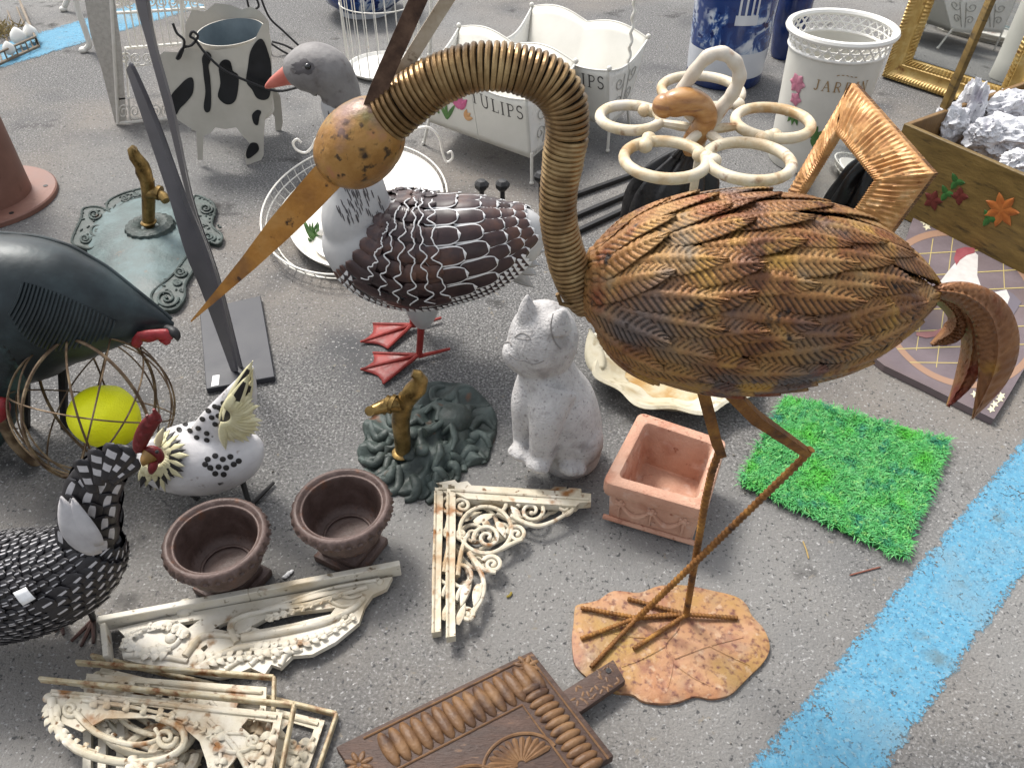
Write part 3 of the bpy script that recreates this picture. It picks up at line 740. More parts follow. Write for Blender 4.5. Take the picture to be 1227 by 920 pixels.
# ---- white speckled hen
m_henw = mat('white_hen_paint', [(.3, '#d5d2d3'), (.7, '#eceaea')], scale=16, detail=6, rough=.45, bump=.3, bscale=70, k=.72, speck=[('#4a4542', 26, .66, .70), ('#9b8f86', 40, .66, .74)])
m_spot = mat('charcoal_spot', '#2a2726', rough=.5)
m_hcream = mat('cream_hackle', [(.3, '#d8cf9e'), (.7, '#f0e9c4')], scale=40, rough=.55, k=.72)
m_comb = mat('dark_red_comb', [(.3, '#4e1416'), (.6, '#7a2325'), (.8, '#8f3430')], scale=40, rough=.5, k=.85, bump=.2)
m_hbeak = mat('ochre_hen_beak', '#8c6a34', rough=.5, k=.8)
ph = PL(250, 592)
hen = thing('hen_sculpture', ph.o, 'white speckled metal hen with cream hackle feathers and dark red comb', 'bird sculpture')
hx = [(168, 553, 6), (174, 553, 22), (192, 553, 36), (220, 551, 45), (250, 548, 47), (280, 542, 40), (300, 536, 26), (311, 532, 8)]
hS = Surf([ph.p(x, y) for x, y, r in hx], [ph.r(x, y, r) for x, y, r in hx], n=50, flat=.9)
w = hS.mesh(40, 28); blob(w, ph, [(245, 545, 30), (268, 515, 33), (286, 480, 22), (298, 452, 10), (303, 438, 3)], flat=.5)
blob(w, ph, [(196, 555, 28, 0), (190, 548, 24, -.03), (186, 545, 18, -.05)])
w = w.remesh(.0042, 6); hB = w.bvh(); o = w.build('body', m_henw, hen, smooth=0)
for f in o.data.polygons: f.use_smooth = True
w = MB()
for x, y in ((222, 508), (232, 504), (243, 502), (228, 516), (238, 513), (248, 519), (258, 508), (240, 496), (250, 492), (258, 487), (266, 492), (262, 498), (254, 500), (236, 524), (248, 527), (262, 488), (215, 515), (268, 483)): flatspot(w, hB, x, y, 3.6, 3.0, .4)
w.build('back_spot', m_spot, hen); w = MB()
for x, y in ((249, 550), (258, 546), (267, 550), (276, 547), (252, 560), (262, 559), (271, 560), (280, 556), (258, 567), (268, 568), (286, 552), (246, 556)): flatspot(w, hB, x, y, 3.8, 3.4)
w.build('wing_spot', m_spot, hen)
w = MB()
fc = ph.p(186, 546, -.075)
for k in range(46):                                     # hackle: cream and dark spikes fanning from the face
    ring = k % 2; a = math.radians(lerp(-72, 128, k / 45)); L = (25 if ring else 38) + rnd.uniform(-4, 6)
    q0, n0 = onb(hB, 186 + 12 * math.cos(a), 546 + 12 * math.sin(a), .006); q1, n1 = onb(hB, 186 + L * math.cos(a), 546 + L * math.sin(a), .004)
    if not q1: q1 = ph.p(186 + L * math.cos(a), 546 + L * math.sin(a), -.03); n1 = V((0, -.8, .6))
    if not q0: q0 = ph.p(186 + 12 * math.cos(a), 546 + 12 * math.sin(a), -.06)
    leafy(w, q0 + n1 * (.006 if ring else .002), q1 + n1 * .003, .0085, n1, m=(0 if ring or k % 4 == 0 else 1), curl=.004)
solid(w.build('hackle', [m_hcream, m_spot], hen))
w = MB()
for k in range(20):                                     # cream skirt at the root of the tail
    a = math.radians(lerp(-70, 95, k / 19)); x0, y0 = 268, 498; L = 34 + rnd.uniform(-5, 8)
    leafy(w, ph.p(x0 + 8 * math.cos(a), y0 + 8 * math.sin(a), -.052), ph.p(x0 + 6 + L * math.cos(a), y0 + L * math.sin(a), -.036), .0095, V((0, -.8, .6)), m=0, curl=.006)
solid(w.build('skirt_feather', m_hcream, hen))
for dx, dy, off, L in ((0, 0, -.03, 1), (8, 6, -.022, .95), (14, 16, -.03, .9), (-9, 10, -.03, .8), (12, 30, -.034, .8), (-2, 8, -.042, .85)):
    w = MB(); leafy(w, ph.p(272 + dx * .6, 500 + dy * .6, off), ph.p(lerp(272, 303 + dx * .3, L), lerp(500, 432 + dy, L), off), .016, V((0, -.9, .4)), m=0, edge=1, curl=.004)
    solid(w.build('tail_feather', [m_spot, m_hcream], hen))
w = MB(); w.ell(ph.p(184, 545, -.075), (.021, .014, .024)); face = w.build('face', m_comb, hen)
w = MB()
cpts = [(188, 500, 7), (180, 507, 9), (173, 518, 9), (168, 530, 8), (166, 540, 6)]
blob(w, ph, [(x, y, r, -.075) for x, y, r in cpts], flat=.5)
for x, y, r, *_ in cpts: w.tube([ph.p(x, y, -.075), ph.p(x - 4, y - 10, -.075)], [ph.r(x, y, r * .7), ph.r(x, y, 1.5)], n=8)
w.build('comb', m_comb, hen)
w = MB(); blob(w, ph, [(180, 545, 9, -.082), (174, 552, 6, -.094), (171, 558, 1, -.1)]); w.build('beak', m_hbeak, hen)
w = MB(); blob(w, ph, [(184, 552, 7, -.088), (183, 560, 8, -.094), (182, 566, 3, -.094)], flat=.6); w.build('wattle', m_comb, hen)
w = MB(); w.ell(ph.p(188, 541, -.094), .0038); w.build('eye', m_eye, hen)
for x, y, x2, y2 in ((298, 602, 328, 580), (238, 598, 246, 585)):
    w = MB(); w.tube([ph.p(x2 - 40, y2 - 12, .01), G(x, y, .006)], [.007, .006], n=7); lg = w.build('leg', m_spot, hen)
    if x == 298:
        w = MB(); w.tube([G(300, 606, .006), G(328, 578, .008)], [.006, .004], n=7); w.build('toe', m_spot, lg)

# ---- black and white barred hen at the left edge
m_bblack = mat('black_barred_feather', [(.3, '#17161a'), (.7, '#2b282b')], scale=30, rough=.45, k=.8)
m_bwhite = mat('white_bar_paint', [(.3, '#b9b6b8'), (.7, '#dbd8da')], scale=60, rough=.5, k=.68)
m_bbrown = mat('brown_barred_feather', [(.3, '#2c1c18'), (.7, '#553730')], scale=30, rough=.5, k=.8)
pb = PL(62, 768)
bh = thing('hen_sculpture', pb.o, 'black and white barred metal hen with raised striped tail, cut by the left edge', 'bird sculpture')
bxs = [(-175, 700, 10), (-150, 702, 42), (-100, 706, 62), (-40, 708, 68), (20, 700, 68), (65, 688, 60), (100, 670, 46), (125, 652, 26), (138, 644, 8)]
bS = Surf([pb.p(x, y) for x, y, r in bxs], [pb.r(x, y, r) for x, y, r in bxs], n=60, flat=.85)
w = bS.mesh(44, 28); w.build('body', m_bblack, bh)
txs = [(104, 665, 34), (106, 632, 35), (108, 602, 33), (114, 578, 29), (126, 560, 23), (138, 550, 17), (146, 545, 11), (150, 543, 3)]
tS = Surf([pb.p(x, y) for x, y, r in txs], [pb.r(x, y, r) for x, y, r in txs], n=40, flat=.5)
w = tS.mesh(30, 20); tl = w.build('tail', m_bblack, bh)
DASH = lambda nu, nv: (lambda i, j: 1 if (nv * .36 <= j + .5 <= nv * .64 and i >= nu * .35 and i < nu - 1) else 0)
w = MB()
nrw = 30
for k in reversed(range(nrw)):
    u = lerp(.03, .93, k / (nrw - 1)); r = bS.cr(u + .03)[1]; nth = max(6, int(2 * PI * r / .0125))
    for j in range(nth):
        th = 2 * PI * (j + .5 * (k % 2)) / nth + rnd.uniform(-.05, .05)
        bS.plate(w, u + rnd.uniform(-.006, .006), th, .036, .0080, rc, lift=(.001, .0065), nu=7, nv=7, ridge=scal, mf=DASH(7, 7), rmin=.015)
br = w.build('plumage', [m_bblack, m_bwhite, m_bbrown], bh, smooth=50)
w = MB()
for k in reversed(range(7)):                            # broad wing feathers with long white marks
    for j in range(4):
        bS.plate(w, lerp(.70, .88, k / 6), math.radians(lerp(86, 142, j / 3) + (k % 2) * 8), .045, .0135, rc, lift=(.006, .012), nu=8, nv=7, ridge=scal, mf=DASH(8, 7), rmin=.03)
w.build('wing_feather', [m_bblack, m_bwhite], bh, smooth=50)
w = MB()
for k in reversed(range(9)):
    u = lerp(.1, .9, k / 8); r = max(.03, tS.cr(u)[1]); 
    for side in (0, 1):
        for deg in ((50, 90, 130) if k < 6 else (60, 110)):
            tS.plate(w, u, math.radians(deg + (k % 2) * 14) * (1 if side == 0 else -1), .070, .019, rc, lift=(.001, .008), nu=12, nv=11, ridge=scal, mf=lambda i, j: 1 if ((j - 5) / 2.0) ** 2 + ((i - 7.5) / 3.4) ** 2 < 1 else 0, rmin=.012)
w.build('tail_feather', [m_bblack, m_bwhite], tl, smooth=50)
BAR = lambda i, j: 1 if 1 <= j <= 2 and i in (3, 4, 7, 8) else 0
for x0, y0, x1, y1 in ((112, 590, 98, 548), (118, 580, 118, 536), (124, 574, 140, 530), (130, 572, 158, 534), (132, 576, 166, 547)):
    w = MB(); p0_, p1_ = pb.p(x0, y0, -.03), pb.p(x1, y1, -.02); d_ = p1_ - p0_; n_ = V((0, -.9, .4)); s_ = d_.cross(n_).normalized(); rows = []
    for i in range(12):
        t = i / 11; hw = .017 * (.55 + .45 * t) * math.sqrt(max(.02, 1 - max(0, (t - .75) / .25) ** 2)); rows.append([p0_ + d_ * t + s_ * (hw * q) + n_ * (.004 * (1 - q * q) + .004 * t) for q in (-1, -.5, 0, .5, 1)])
    w.grid(rows, mf=BAR); solid(w.build('tail_plume', [m_bblack, m_bwhite], tl, smooth=50))
w = MB()
for x0, y0, x1, y1, wd in ((112, 662, 74, 594, .026), (116, 652, 88, 596, .020)):
    leafy(w, pb.p(x0, y0, -.045), pb.p(x1, y1, -.03), wd, V((0, -1, .3)), curl=.008)
m_plumeg = mat('grey_underplume', [(.3, '#a9a6a8'), (.7, '#d6d3d4')], scale=16, rough=.55, k=.66)
solid(w.build('underplume', m_plumeg, bh))
q, nn = bS.pt(.79, math.radians(66), .014), None
w = MB(); rows = [[bS.pt(.70 + .05 * i / 3, math.radians(56 + 16 * j / 3), .015) for j in range(4)] for i in range(4)]; w.grid(rows); solid(w.build('price_tag', m_tag, bh), .0008)
for jx, jy, kx, ky, ts in ((72, 742, 60, 715, ((66, 757), (76, 760))), (112, 742, 96, 712, ((85, 768), (97, 774), (112, 770)))):
    w = MB(); j = G(jx, jy, .008); w.tube([j, pb.p(kx, ky - 12, 0)], [.006, .009], n=7); lg = w.build('leg', m_black, bh)
    for x, y in ts:
        w = MB(); w.tube([j, G(x, y, .005)], [.005, .003], n=6); w.build('toe', m_bbrown, lg)

# ---- dark green guineafowl behind the wire globe
m_dkgreen = mat('dark_green_patina', [(.25, '#111617'), (.5, '#222b2e'), (.72, '#3c4a4d')], scale=6, detail=6, rough=.42, metal=.15, bump=.15, bscale=60, k=.85, speck=[('#55706c', 9, .70, .84), ('#7a5a3a', 18, .70, .78)])
m_redc = mat('bright_red_comb', [(.3, '#7a1d20'), (.7, '#a52e34')], scale=40, rough=.5, k=.8, bump=.3)
pd = PL(40, 512)
dk = thing('guineafowl_sculpture', pd.o, 'large dark green metal guineafowl with ribbed wing and red wattle behind the wire globe', 'bird sculpture')
dx = [(-150, 390, 10), (-120, 388, 50), (-60, 380, 86), (0, 373, 97), (55, 366, 86), (105, 370, 67), (150, 377, 40), (185, 383, 17), (208, 389, 3)]
dS = Surf([pd.p(x, y) for x, y, r in dx], [pd.r(x, y, r) for x, y, r in dx], n=60, flat=.8)
w = dS.mesh(50, 36); dB = w.bvh(); w.build('body', m_dkgreen, dk)
w = MB()
for i in range(24):
    t = i / 23; x0 = lerp(28, 138, t); y0 = lerp(338, 384, t ** 1.25); L = 62 * math.sin(PI * (.22 + .68 * t))
    draw(dB, [(x0, y0), (x0 - L * .16, y0 + L * .5), (x0 - L * .42, y0 + L)], .0034, n=12, w=w, sides=6)
w.build('wing_rib', m_dkgreen, dk)
w = MB(); rim = [(-60, 292), (0, 277), (60, 280), (110, 304), (160, 345), (208, 388)]
w.tube([pd.p(x, y + 3, .09 * math.sin(PI * min(1, max(0, i / 5)))) for i, (x, y) in enumerate(spline(rim, 6))], .004, n=8)
w = MB(); pts = []
for i in range(40):
    u = lerp(.18, .99, i / 39); pts.append(dS.pt(u, math.radians(-32), .001))
w.tube(pts, .0045, n=8); w.build('back_ridge', m_dkgreen, dk)
w = MB(); blob(w, pd, [(165, 402, 5, -.05), (176, 403, 8, -.05), (188, 401, 7, -.05), (200, 402, 8.5, -.05), (207, 403, 4, -.05)], flat=.7)
blob(w, pd, [(168, 402, 5, -.05), (164, 411, 6, -.05), (166, 416, 2, -.05)]); blob(w, pd, [(197, 405, 7, -.05), (201, 411, 4, -.05)]); w.build('wattle', m_redc, dk)
w = MB(); blob(w, pd, [(200, 394, 5, -.03), (208, 398, 6, -.045), (212, 403, 4.5, -.05), (213, 408, 1, -.05)]); w.build('beak', m_black, dk)
for x in (30, 75):
    w = MB(); w.tube([pd.p(x, 430, 0), pd.p(x + 2, 516, .0)], [.012, .009], n=8); w.build('leg', m_black, dk)

m_patina = mat('blue_green_patina', [(.25, '#191d1f'), (.45, '#2b3538'), (.6, '#4d6a68'), (.75, '#7c9a96')], scale=10, detail=8, rough=.5, bump=.5, bscale=60, k=.8, speck=[('#a58a4e', 22, .64, .72), ('#141414', 30, .6, .68)])
pr = PL(-10, 540)
rh = thing('rooster_sculpture', pr.o, 'dark patinated metal rooster with red wattle, cut by the left edge', 'bird sculpture')
w = MB(); blob(w, pr, [(12, 370, 8), (12, 378, 22), (8, 398, 34), (-2, 430, 40), (-14, 470, 38), (-34, 510, 40), (-60, 530, 30)])
w = w.remesh(.006, 5); w.build('body', m_patina, rh)
w = MB(); blob(w, pr, [(4, 476, 4, -.07), (2, 485, 9, -.08), (-1, 496, 9, -.08), (-2, 504, 4, -.08)]); w.build('wattle', m_redc, rh)
w = MB(); w.tube([pr.p(-40, 520), pr.p(-38, 585)], .012); w.build('leg', m_black, rh)

# ---- wire globe with a yellow ball
m_wire = mat('brown_rusty_wire', [(.3, '#3a2b20'), (.5, '#63503c'), (.7, '#9a876b')], scale=24, detail=6, rough=.45, metal=.4, k=.9)
pw = PL(115, 556)
wc = pw.p(113, 486); wr = pw.r(113, 486, 89)
glo = thing('wire_globe', (wc.x, wc.y, 0), 'rusty wire sphere of crossing rings on the asphalt', 'wire globe')
def ring(w, nrm, off=0.0, r=None, th=.0024, n=64):
    nrm = V(nrm).normalized(); a = nrm.orthogonal().normalized(); c = nrm.cross(a); rr_ = math.sqrt(max(1e-6, 1 - off * off)) * (r or wr)
    w.tube([wc + nrm * (off * wr) + (a * math.cos(2 * PI * i / n) + c * math.sin(2 * PI * i / n)) * rr_ for i in range(n)], th, n=6, closed=True)
ax = V((.95, -.12, -.28)).normalized()
def meridian(k, th, name):
    w = MB(); a = ax.orthogonal().normalized(); c = ax.cross(a); nn_ = a * math.cos(k) + c * math.sin(k); ring(w, nn_, th=th); w.build(name, m_wire, glo)
ax = V((-.10, .25, 1)).normalized()
for k in range(4): meridian(k * PI / 4 + .35, .0036 if k % 2 == 0 else .0024, 'ring')
for i, n_ in enumerate(((.55, -.3, .8), (-.55, -.25, .8), (.2, .6, .75), (.85, -.15, .5), (-.85, -.2, .45), (.1, -.75, .65))):
    w = MB(); ring(w, n_, 0, th=.0019); w.build('ring', m_wire, glo)
w = MB(); st = spline([(-14, 470, 0), (0, 503, 0), (18, 534, 0), (48, 559, 0), (92, 570, 0), (140, 571, 0), (172, 560, 0)], 40)
w.tube([pw.p(x, y, .0) for x, y, _ in st], .0075, n=10, flat=1.6); w.build('stand', m_wire, glo)
for a in (ax, -ax):
    w = MB(); w.ell(wc + a * wr, .012); w.build('boss', m_wire, glo)
m_yel = mat('yellow_ball', [(.3, '#eef010'), (.7, '#f6f618')], scale=8, rough=.5, k=.95, bump=.5, bscale=260, speck=[('#d8d61c', 30, .62, .80)])
w = MB(); blob(w, pw, [(96, 474, 4), (100, 478, 22), (112, 489, 36), (128, 500, 38), (145, 512, 31), (157, 520, 18), (161, 523, 3)])
w = w.remesh(.004, 10); o = w.build('yellow_ball', m_yel, None, smooth=0)
for f in o.data.polygons: f.use_smooth = True
tag(o, 'bright yellow lumpy ball inside the wire globe', 'ball')
# ================================================================== garden ironwork and pots in the foreground
def flat(zt):                                           # plan outline at height zt, extruded straight up and down
    def f(x, y, h):
        p = G(x, y, zt); return V((p.x, p.y, h))
    return f
def gp(pts, z): return [G(x, y, z) for x, y in pts]
# ---- cast iron urns
m_urn = mat('brown_cast_iron', [(.25, '#4e3e38'), (.5, '#6b5750'), (.75, '#83706a')], scale=26, detail=7, rough=.55, metal=.1, bump=.4, bscale=150, k=.62, speck=[('#7d5138', 30, .62, .74)])
pu = PL(422, 662); uh = pu.p(409, 603).z; ur = 60 * mpp(pu.p(409, 603))
def make_urn(label):
    t = thing('cast_iron_urn', pu.o, label, 'urn', 'brown cast iron urns')
    w = MB()
    prof = [(.40, .02), (.36, .16), (.335, .22), (.37, .30), (.43, .33), (.62, .42), (.75, .54), (.80, .66), (.80, .74), (.86, .78), (.93, .82), (.99, .87), (1.0, .93), (.96, .985), (.90, 1.0), (.86, .985), (.82, .955), (.79, .95), (.775, .92), (.77, .8), (.75, .62), (.68, .46), (.56, .40), (.52, .395), (.5, .41), (.46, .405), (.44, .36), (0, .36)]
    q = [(r * ur, z * uh) for r, z in spline(prof, 110)]
    nn_ = len(q)
    def md(i, a):
        z = q[i][1] / uh; out = i < nn_ * .52
        if out and .78 < z < .97: return 1 + .030 * math.sin(28 * a + (3 if z > .88 else 0)) * math.sin((z - .78) / .19 * PI) + .012 * math.sin(57 * a + 1 + z * 60)
        if out and .34 < z < .6: return 1 + .02 * abs(math.sin(14 * a))
        return 1
    w.lathe(q, n=180, c=pu.o, mod=md); w.build('bowl', m_urn, t)
    w = MB(); yaw = Matrix.Rotation(math.radians(-28), 3, 'Z'); f = ur * 1.12
    w.box(pu.o + V((0, 0, .011)), (f, f, .020), yaw, bev=.003); w.box(pu.o + V((0, 0, .030)), (f * .82, f * .82, .022), yaw, bev=.006)
    w.build('foot', m_urn, t); return t
u1 = make_urn('brown cast iron urn beside the lion head tap plate, its square foot in view')
u2 = dup(u1, G(281, 700), 'brown cast iron urn in front of the white speckled hen')

# ---- terracotta pot
m_terra = mat('terracotta', [(.3, '#c4937b'), (.55, '#d5a88f'), (.78, '#e0bba5')], scale=9, detail=9, rough=.9, bump=.6, bscale=170, k=.72, speck=[('#b5785e', 13, .55, .75), ('#e2c4b4', 26, .58, .76), ('#a06a54', 60, .64, .74)])
pt_ = PL(776, 645); th_ = pt_.p(784, 594).z
tp = thing('terracotta_pot', G(795, 600), 'square terracotta planter with a garland in relief behind the crane leg', 'plant pot')
rim = [G(x, y, th_) for x, y in ((721, 577), (847, 613), (872, 527), (766, 492))]
cc = sum(rim, V()) / 4
def sq(sc, z): return [V((cc.x + (p.x - cc.x) * sc, cc.y + (p.y - cc.y) * sc, z)) for p in rim]
def ringpot(levels, rc=.10, per=9):                     # rounded square loft
    rows = []
    for sc, z in levels:
        c4 = sq(sc, z); row = []
        for i in range(4):
            a, b_, c_ = c4[i - 1], c4[i], c4[(i + 1) % 4]
            p0 = b_.lerp(a, rc); p1 = b_.lerp(c_, rc)
            for k in range(per):
                f = k / (per - 1); row.append(p0.lerp(b_, f).lerp(b_.lerp(p1, f), f))
        rows.append(row)
    return rows
w = MB(); w.grid(ringpot([(.0, .001), (.80, .001), (.85, .003), (.855, .012), (.87, th_ * .3), (.90, th_ * .70)]), cv=True)
pbod = w.build('body', m_terra, tp)
w = MB(); w.grid(ringpot([(.90, th_ * .70), (.965, th_ * .71), (.985, th_ * .73), (1.0, th_ * .80), (1.0, th_ * .93), (.985, th_ * .985), (.96, th_), (.80, th_), (.765, th_ * .99), (.745, th_ * .95), (.72, th_ * .6), (.66, th_ * .18), (.62, th_ * .15), (0, th_ * .15)], rc=.09), cv=True)
w.build('rim', m_terra, tp)
fl, fr = sq(.872, 0)[0], sq(.872, 0)[1]; fu = (fr - fl); fo = V((fu.y, -fu.x, 0)).normalized()
fz = lambda s, z: fl + fu * s + V((0, 0, th_ * z)) + fo * (.0015 + .003 * z)
w = MB()
for a, c_ in ((.14, .5), (.5, .86)):
    pts = [fz(lerp(a, c_, i / 14), .56 - .22 * math.sin(PI * i / 14)) for i in range(15)]; w.tube(pts, [.003 + .0035 * math.sin(PI * i / 14) for i in range(15)], n=7)
for s in (.14, .5, .86):
    w.ell(fz(s, .56), .0075)
    for k in range(5): w.ell(fz(s, .56) + fu.normalized() * (.008 * math.cos(k * 1.257)) + V((0, 0, .008 * math.sin(k * 1.257))), .0042)
    w.tube([fz(s, .5), fz(s, .22)], [.004, .002], n=6)
w.build('garland', m_terra, tp)
w = MB(); c4 = [fz(-.03, .13), fz(1.03, .13)]; w.tube(c4, .006, n=8); w.build('base_moulding', m_terra, tp)

# ---- artificial grass mat
m_grass = mat('green_plastic_grass', [(.25, '#419c52'), (.5, '#57b862'), (.75, '#86d488')], scale=40, detail=5, rough=.5, k=.7, speck=[('#2a8a68', 22, .52, .68), ('#9ade7a', 90, .56, .70), ('#57c23e', 12, .52, .7)])
m_grassb = mat('dark_green_backing', '#1a6a2c', rough=.8, k=.55)
gq = [G(946, 470, .03), G(1136, 524, .03), G(1084, 660, .03), G(892, 572, .03)]
gm = thing('grass_mat', (sum(gq, V()) / 4 * V((1, 1, 0)).length * 0) + V((sum(p.x for p in gq) / 4, sum(p.y for p in gq) / 4, 0)), 'bright green square of artificial grass beside the blue line', 'grass mat')
w = MB(); w.hexa([V((p.x, p.y, .001)) for p in (gq[3], gq[2], gq[1], gq[0])], [V((p.x, p.y, .008)) for p in (gq[3], gq[2], gq[1], gq[0])]); w.build('backing', m_grassb, gm, smooth=0)
def bil(q, s, t): return q[0].lerp(q[1], s).lerp(q[3].lerp(q[2], s), t)
vs = []; fs = []
for i in range(4300):
    s, t = rnd.uniform(-.012, 1.012), rnd.uniform(-.012, 1.012); p = bil(gq, s, t); p.z = .004
    th = .024 + .010 * NZ.noise(V((p.x * 22, p.y * 22, 3)))
    for k in range(rnd.randint(6, 9)):
        a = rnd.uniform(0, 2 * PI); ln = th * rnd.uniform(.7, 1.2); le = rnd.uniform(.2, 1.25)
        d = V((math.cos(a), math.sin(a), 0)); sd = V((-d.y, d.x, 0)) * .0011
        m_ = p + d * ln * le * .45 + V((0, 0, ln * .62)); e = p + d * ln * le + V((0, 0, ln * (1 - .45 * le)))
        o = len(vs); vs += [p - sd, p + sd, m_ + sd * .9, m_ - sd * .9, e]; fs += [(o, o + 1, o + 2, o + 3), (o + 3, o + 2, o + 4)]
me = bpy.data.meshes.new('grass_blades'); me.from_pydata([tuple(v - gm.location) for v in vs], [], fs); me.materials.append(m_grass)
o = bpy.data.objects.new('grass_blades', me); COL.objects.link(o); o.parent = gm; o['kind'] = 'stuff'

# ---- lion head tap plate
ln = thing('lion_tap_plate', G(512, 535), 'dark green cast iron lion head plate with brass tap lying between goose and brackets', 'tap plate')
lo = [(432, 548), (427, 535), (436, 520), (434, 503), (452, 490), (474, 478), (500, 462), (530, 452), (562, 458), (582, 473), (594, 492), (595, 512), (589, 530), (584, 547), (562, 553), (549, 562), (540, 572), (522, 580), (508, 592), (486, 589), (458, 580), (446, 568), (440, 556)]
lo2 = spline(lo, 160, closed=True); lc = (515, 528)
def lionh(x, y, rho, k):
    n_ = NZ.noise(V((x * .05, y * .05, 0)))
    g = lambda cx, cy, sx, sy: math.exp(-((x - cx) / sx) ** 2 - ((y - cy) / sy) ** 2)
    dxm, dym = x - 490, y - 545; al = .81 * dxm - .58 * dym; pe_ = .58 * dxm + .81 * dym      # along and across the face, from the mouth
    ga = lambda a, p, sa, sp: math.exp(-((al - a) / sa) ** 2 - ((pe_ - p) / sp) ** 2)
    face = 1 / (1 + math.exp((((al - 42) / 46) ** 2 + (pe_ / 33) ** 2 - 1) * 9))
    mane = 1 - face
    an = k / 160 * 2 * PI
    h = .012 + mane * (.012 * (1 - rho ** 3) + .011 * math.sin(an * 13 + 2.2 * math.sin(rho * 5)) * min(1, (rho + .1)) * (1 if rho < .96 else .4))
    h += face * (.030 + .012 * ga(60, 0, 26, 26))
    h += .018 * ga(12, 9, 8, 7.5) + .018 * ga(12, -9, 8, 7.5) + .020 * ga(28, 0, 18, 5) + .012 * ga(20, 0, 5, 7)
    h += -.024 * ga(42, 15, 5, 6) - .024 * ga(42, -15, 5, 6) + .016 * ga(53, 15, 5, 9) + .016 * ga(53, -15, 5, 9) + .010 * ga(40, 15, 2.5, 3.5) + .010 * ga(40, -15, 2.5, 3.5)
    h += .012 * ga(30, 24, 9, 6) + .012 * ga(30, -24, 9, 6) - .012 * ga(4, 0, 3, 12) - .010 * ga(64, 0, 12, 2.5)
    return max(.004, h + .004 * n_)
rows = []
for i in range(47):
    rho = i / 46; row = []
    for k, (x, y) in enumerate(lo2):
        px, py = lerp(lc[0], x, rho), lerp(lc[1], y, rho); p = G(px, py, .02); row.append(V((p.x, p.y, lionh(px, py, rho, k) * (1 if i < 46 else .5))))
    rows.append(row)
rows.append([V((p.x, p.y, .001)) for p in rows[-1]])
w = MB(); w.grid(rows, cv=True); lvh = w.bvh()
def lz(x, y, up=0.0):
    p = G(x, y, .035); h = lvh.ray_cast(V((p.x, p.y, 1)), V((0, 0, -1))); return V((p.x, p.y, (h[0].z if h[0] else .008) + up))
fa = lambda al, pe_: (490 + .81 * al + .58 * pe_, 545 - .58 * al + .81 * pe_)     # face axes in plan
for k in range(19):                                      # mane locks curling out from the face
    o_ = lo2[int(k / 19 * 160) % 160]; c0 = (lerp(lc[0], o_[0], .58), lerp(lc[1], o_[1], .58)); tx, ty = o_[1] - lc[1], lc[0] - o_[0]
    q = []
    for i in range(9):
        t = i / 8; sw = .20 * math.sin(t * PI * .9); q.append(lz(lerp(c0[0], o_[0], t * .94) + tx * sw, lerp(c0[1], o_[1], t * .94) + ty * sw, -.005))
    w.tube(q, [.0135 * (1 - .65 * abs(i / 8 - .35)) for i in range(9)], n=10, flat=1.0)
for pe_ in (-1, 1):
    w.ell(lz(*fa(13, 10 * pe_), .002), (.017, .017, .012), nu=10, nv=14)                 # muzzle
    w.ell(lz(*fa(43, 15 * pe_), .001), (.008, .008, .006), nu=8, nv=12)                  # eye
    w.tube([lz(*fa(46, 5 * pe_), .002), lz(*fa(56, 12 * pe_), .006), lz(*fa(54, 22 * pe_), .003), lz(*fa(44, 27 * pe_), 0)], [.006, .010, .009, .004], n=8)   # brow
    w.tube([lz(*fa(34, 17 * pe_), .000), lz(*fa(30, 24 * pe_), .004), lz(*fa(16, 27 * pe_), .002)], [.007, .011, .006], n=8)   # cheek
    w.ell(lz(*fa(78, 24 * pe_), .002), (.016, .014, .012), nu=8, nv=12)                  # ear
w.tube([lz(*fa(24, 0), .008), lz(*fa(36, 0), .007), lz(*fa(52, 0), .004), lz(*fa(66, 0), .002)], [.012, .008, .009, .005], n=10)   # nose
w.ell(lz(*fa(66, 0), -.006), (.046, .046, .034), nu=12, nv=18)
w.ell(lz(*fa(2, 0), -.002), (.020, .020, .010), nu=8, nv=14)
w.build('lion_plate', m_green_iron, ln, smooth=70)
def tap(root, bx, by, px, z0):
    P = PL(bx, by); t = MB(); q = px
    t.tube([P.p(x, y) for x, y, r in q['pipe']], [P.r(x, y, r) for x, y, r in q['pipe']], n=14); tp_ = t.build('tap', m_brass, root)
    t = MB(); t.tube([P.p(x, y, -.012 * i) for i, (x, y, r) in enumerate(q['spout'])], [P.r(x, y, r) for x, y, r in q['spout']], n=14)
    for x, y, r in q['collar']: t.tube([P.p(x - 2, y - .6, -.012), P.p(x + 2, y + .8, -.014)], [P.r(x, y, r)] * 2, n=16)
    t.build('spout', m_brass, tp_)
    t = MB(); t.tube([P.p(x, y) for x, y, r in q['valve']], [P.r(x, y, r) for x, y, r in q['valve']], n=12); t.build('valve', m_brass, tp_)
    t = MB(); x, y, r = q['flange']; p = P.p(x, y); t.lathe([(0, 0), (P.r(x, y, r), 0), (P.r(x, y, r * 1.05), .004), (P.r(x, y, r * .7), .010), (0, .010)], n=24, c=p - V((0, 0, .004))); t.build('flange', m_brass, tp_)
tap(ln, 483, 553, dict(pipe=[(483, 541, 9), (482, 525, 10), (480, 505, 11), (482, 488, 12), (488, 476, 11)], spout=[(482, 486, 10), (468, 484, 10), (456, 488, 8), (445, 492, 6), (443, 492.5, 6)], collar=[(470, 484, 12), (463, 485, 12), (447, 491, 7.5)],
     valve=[(488, 478, 11), (494, 470, 12), (500, 464, 12), (504, 455, 9), (500, 449, 7), (494, 447, 5)], flange=(482, 542, 12)), .03)

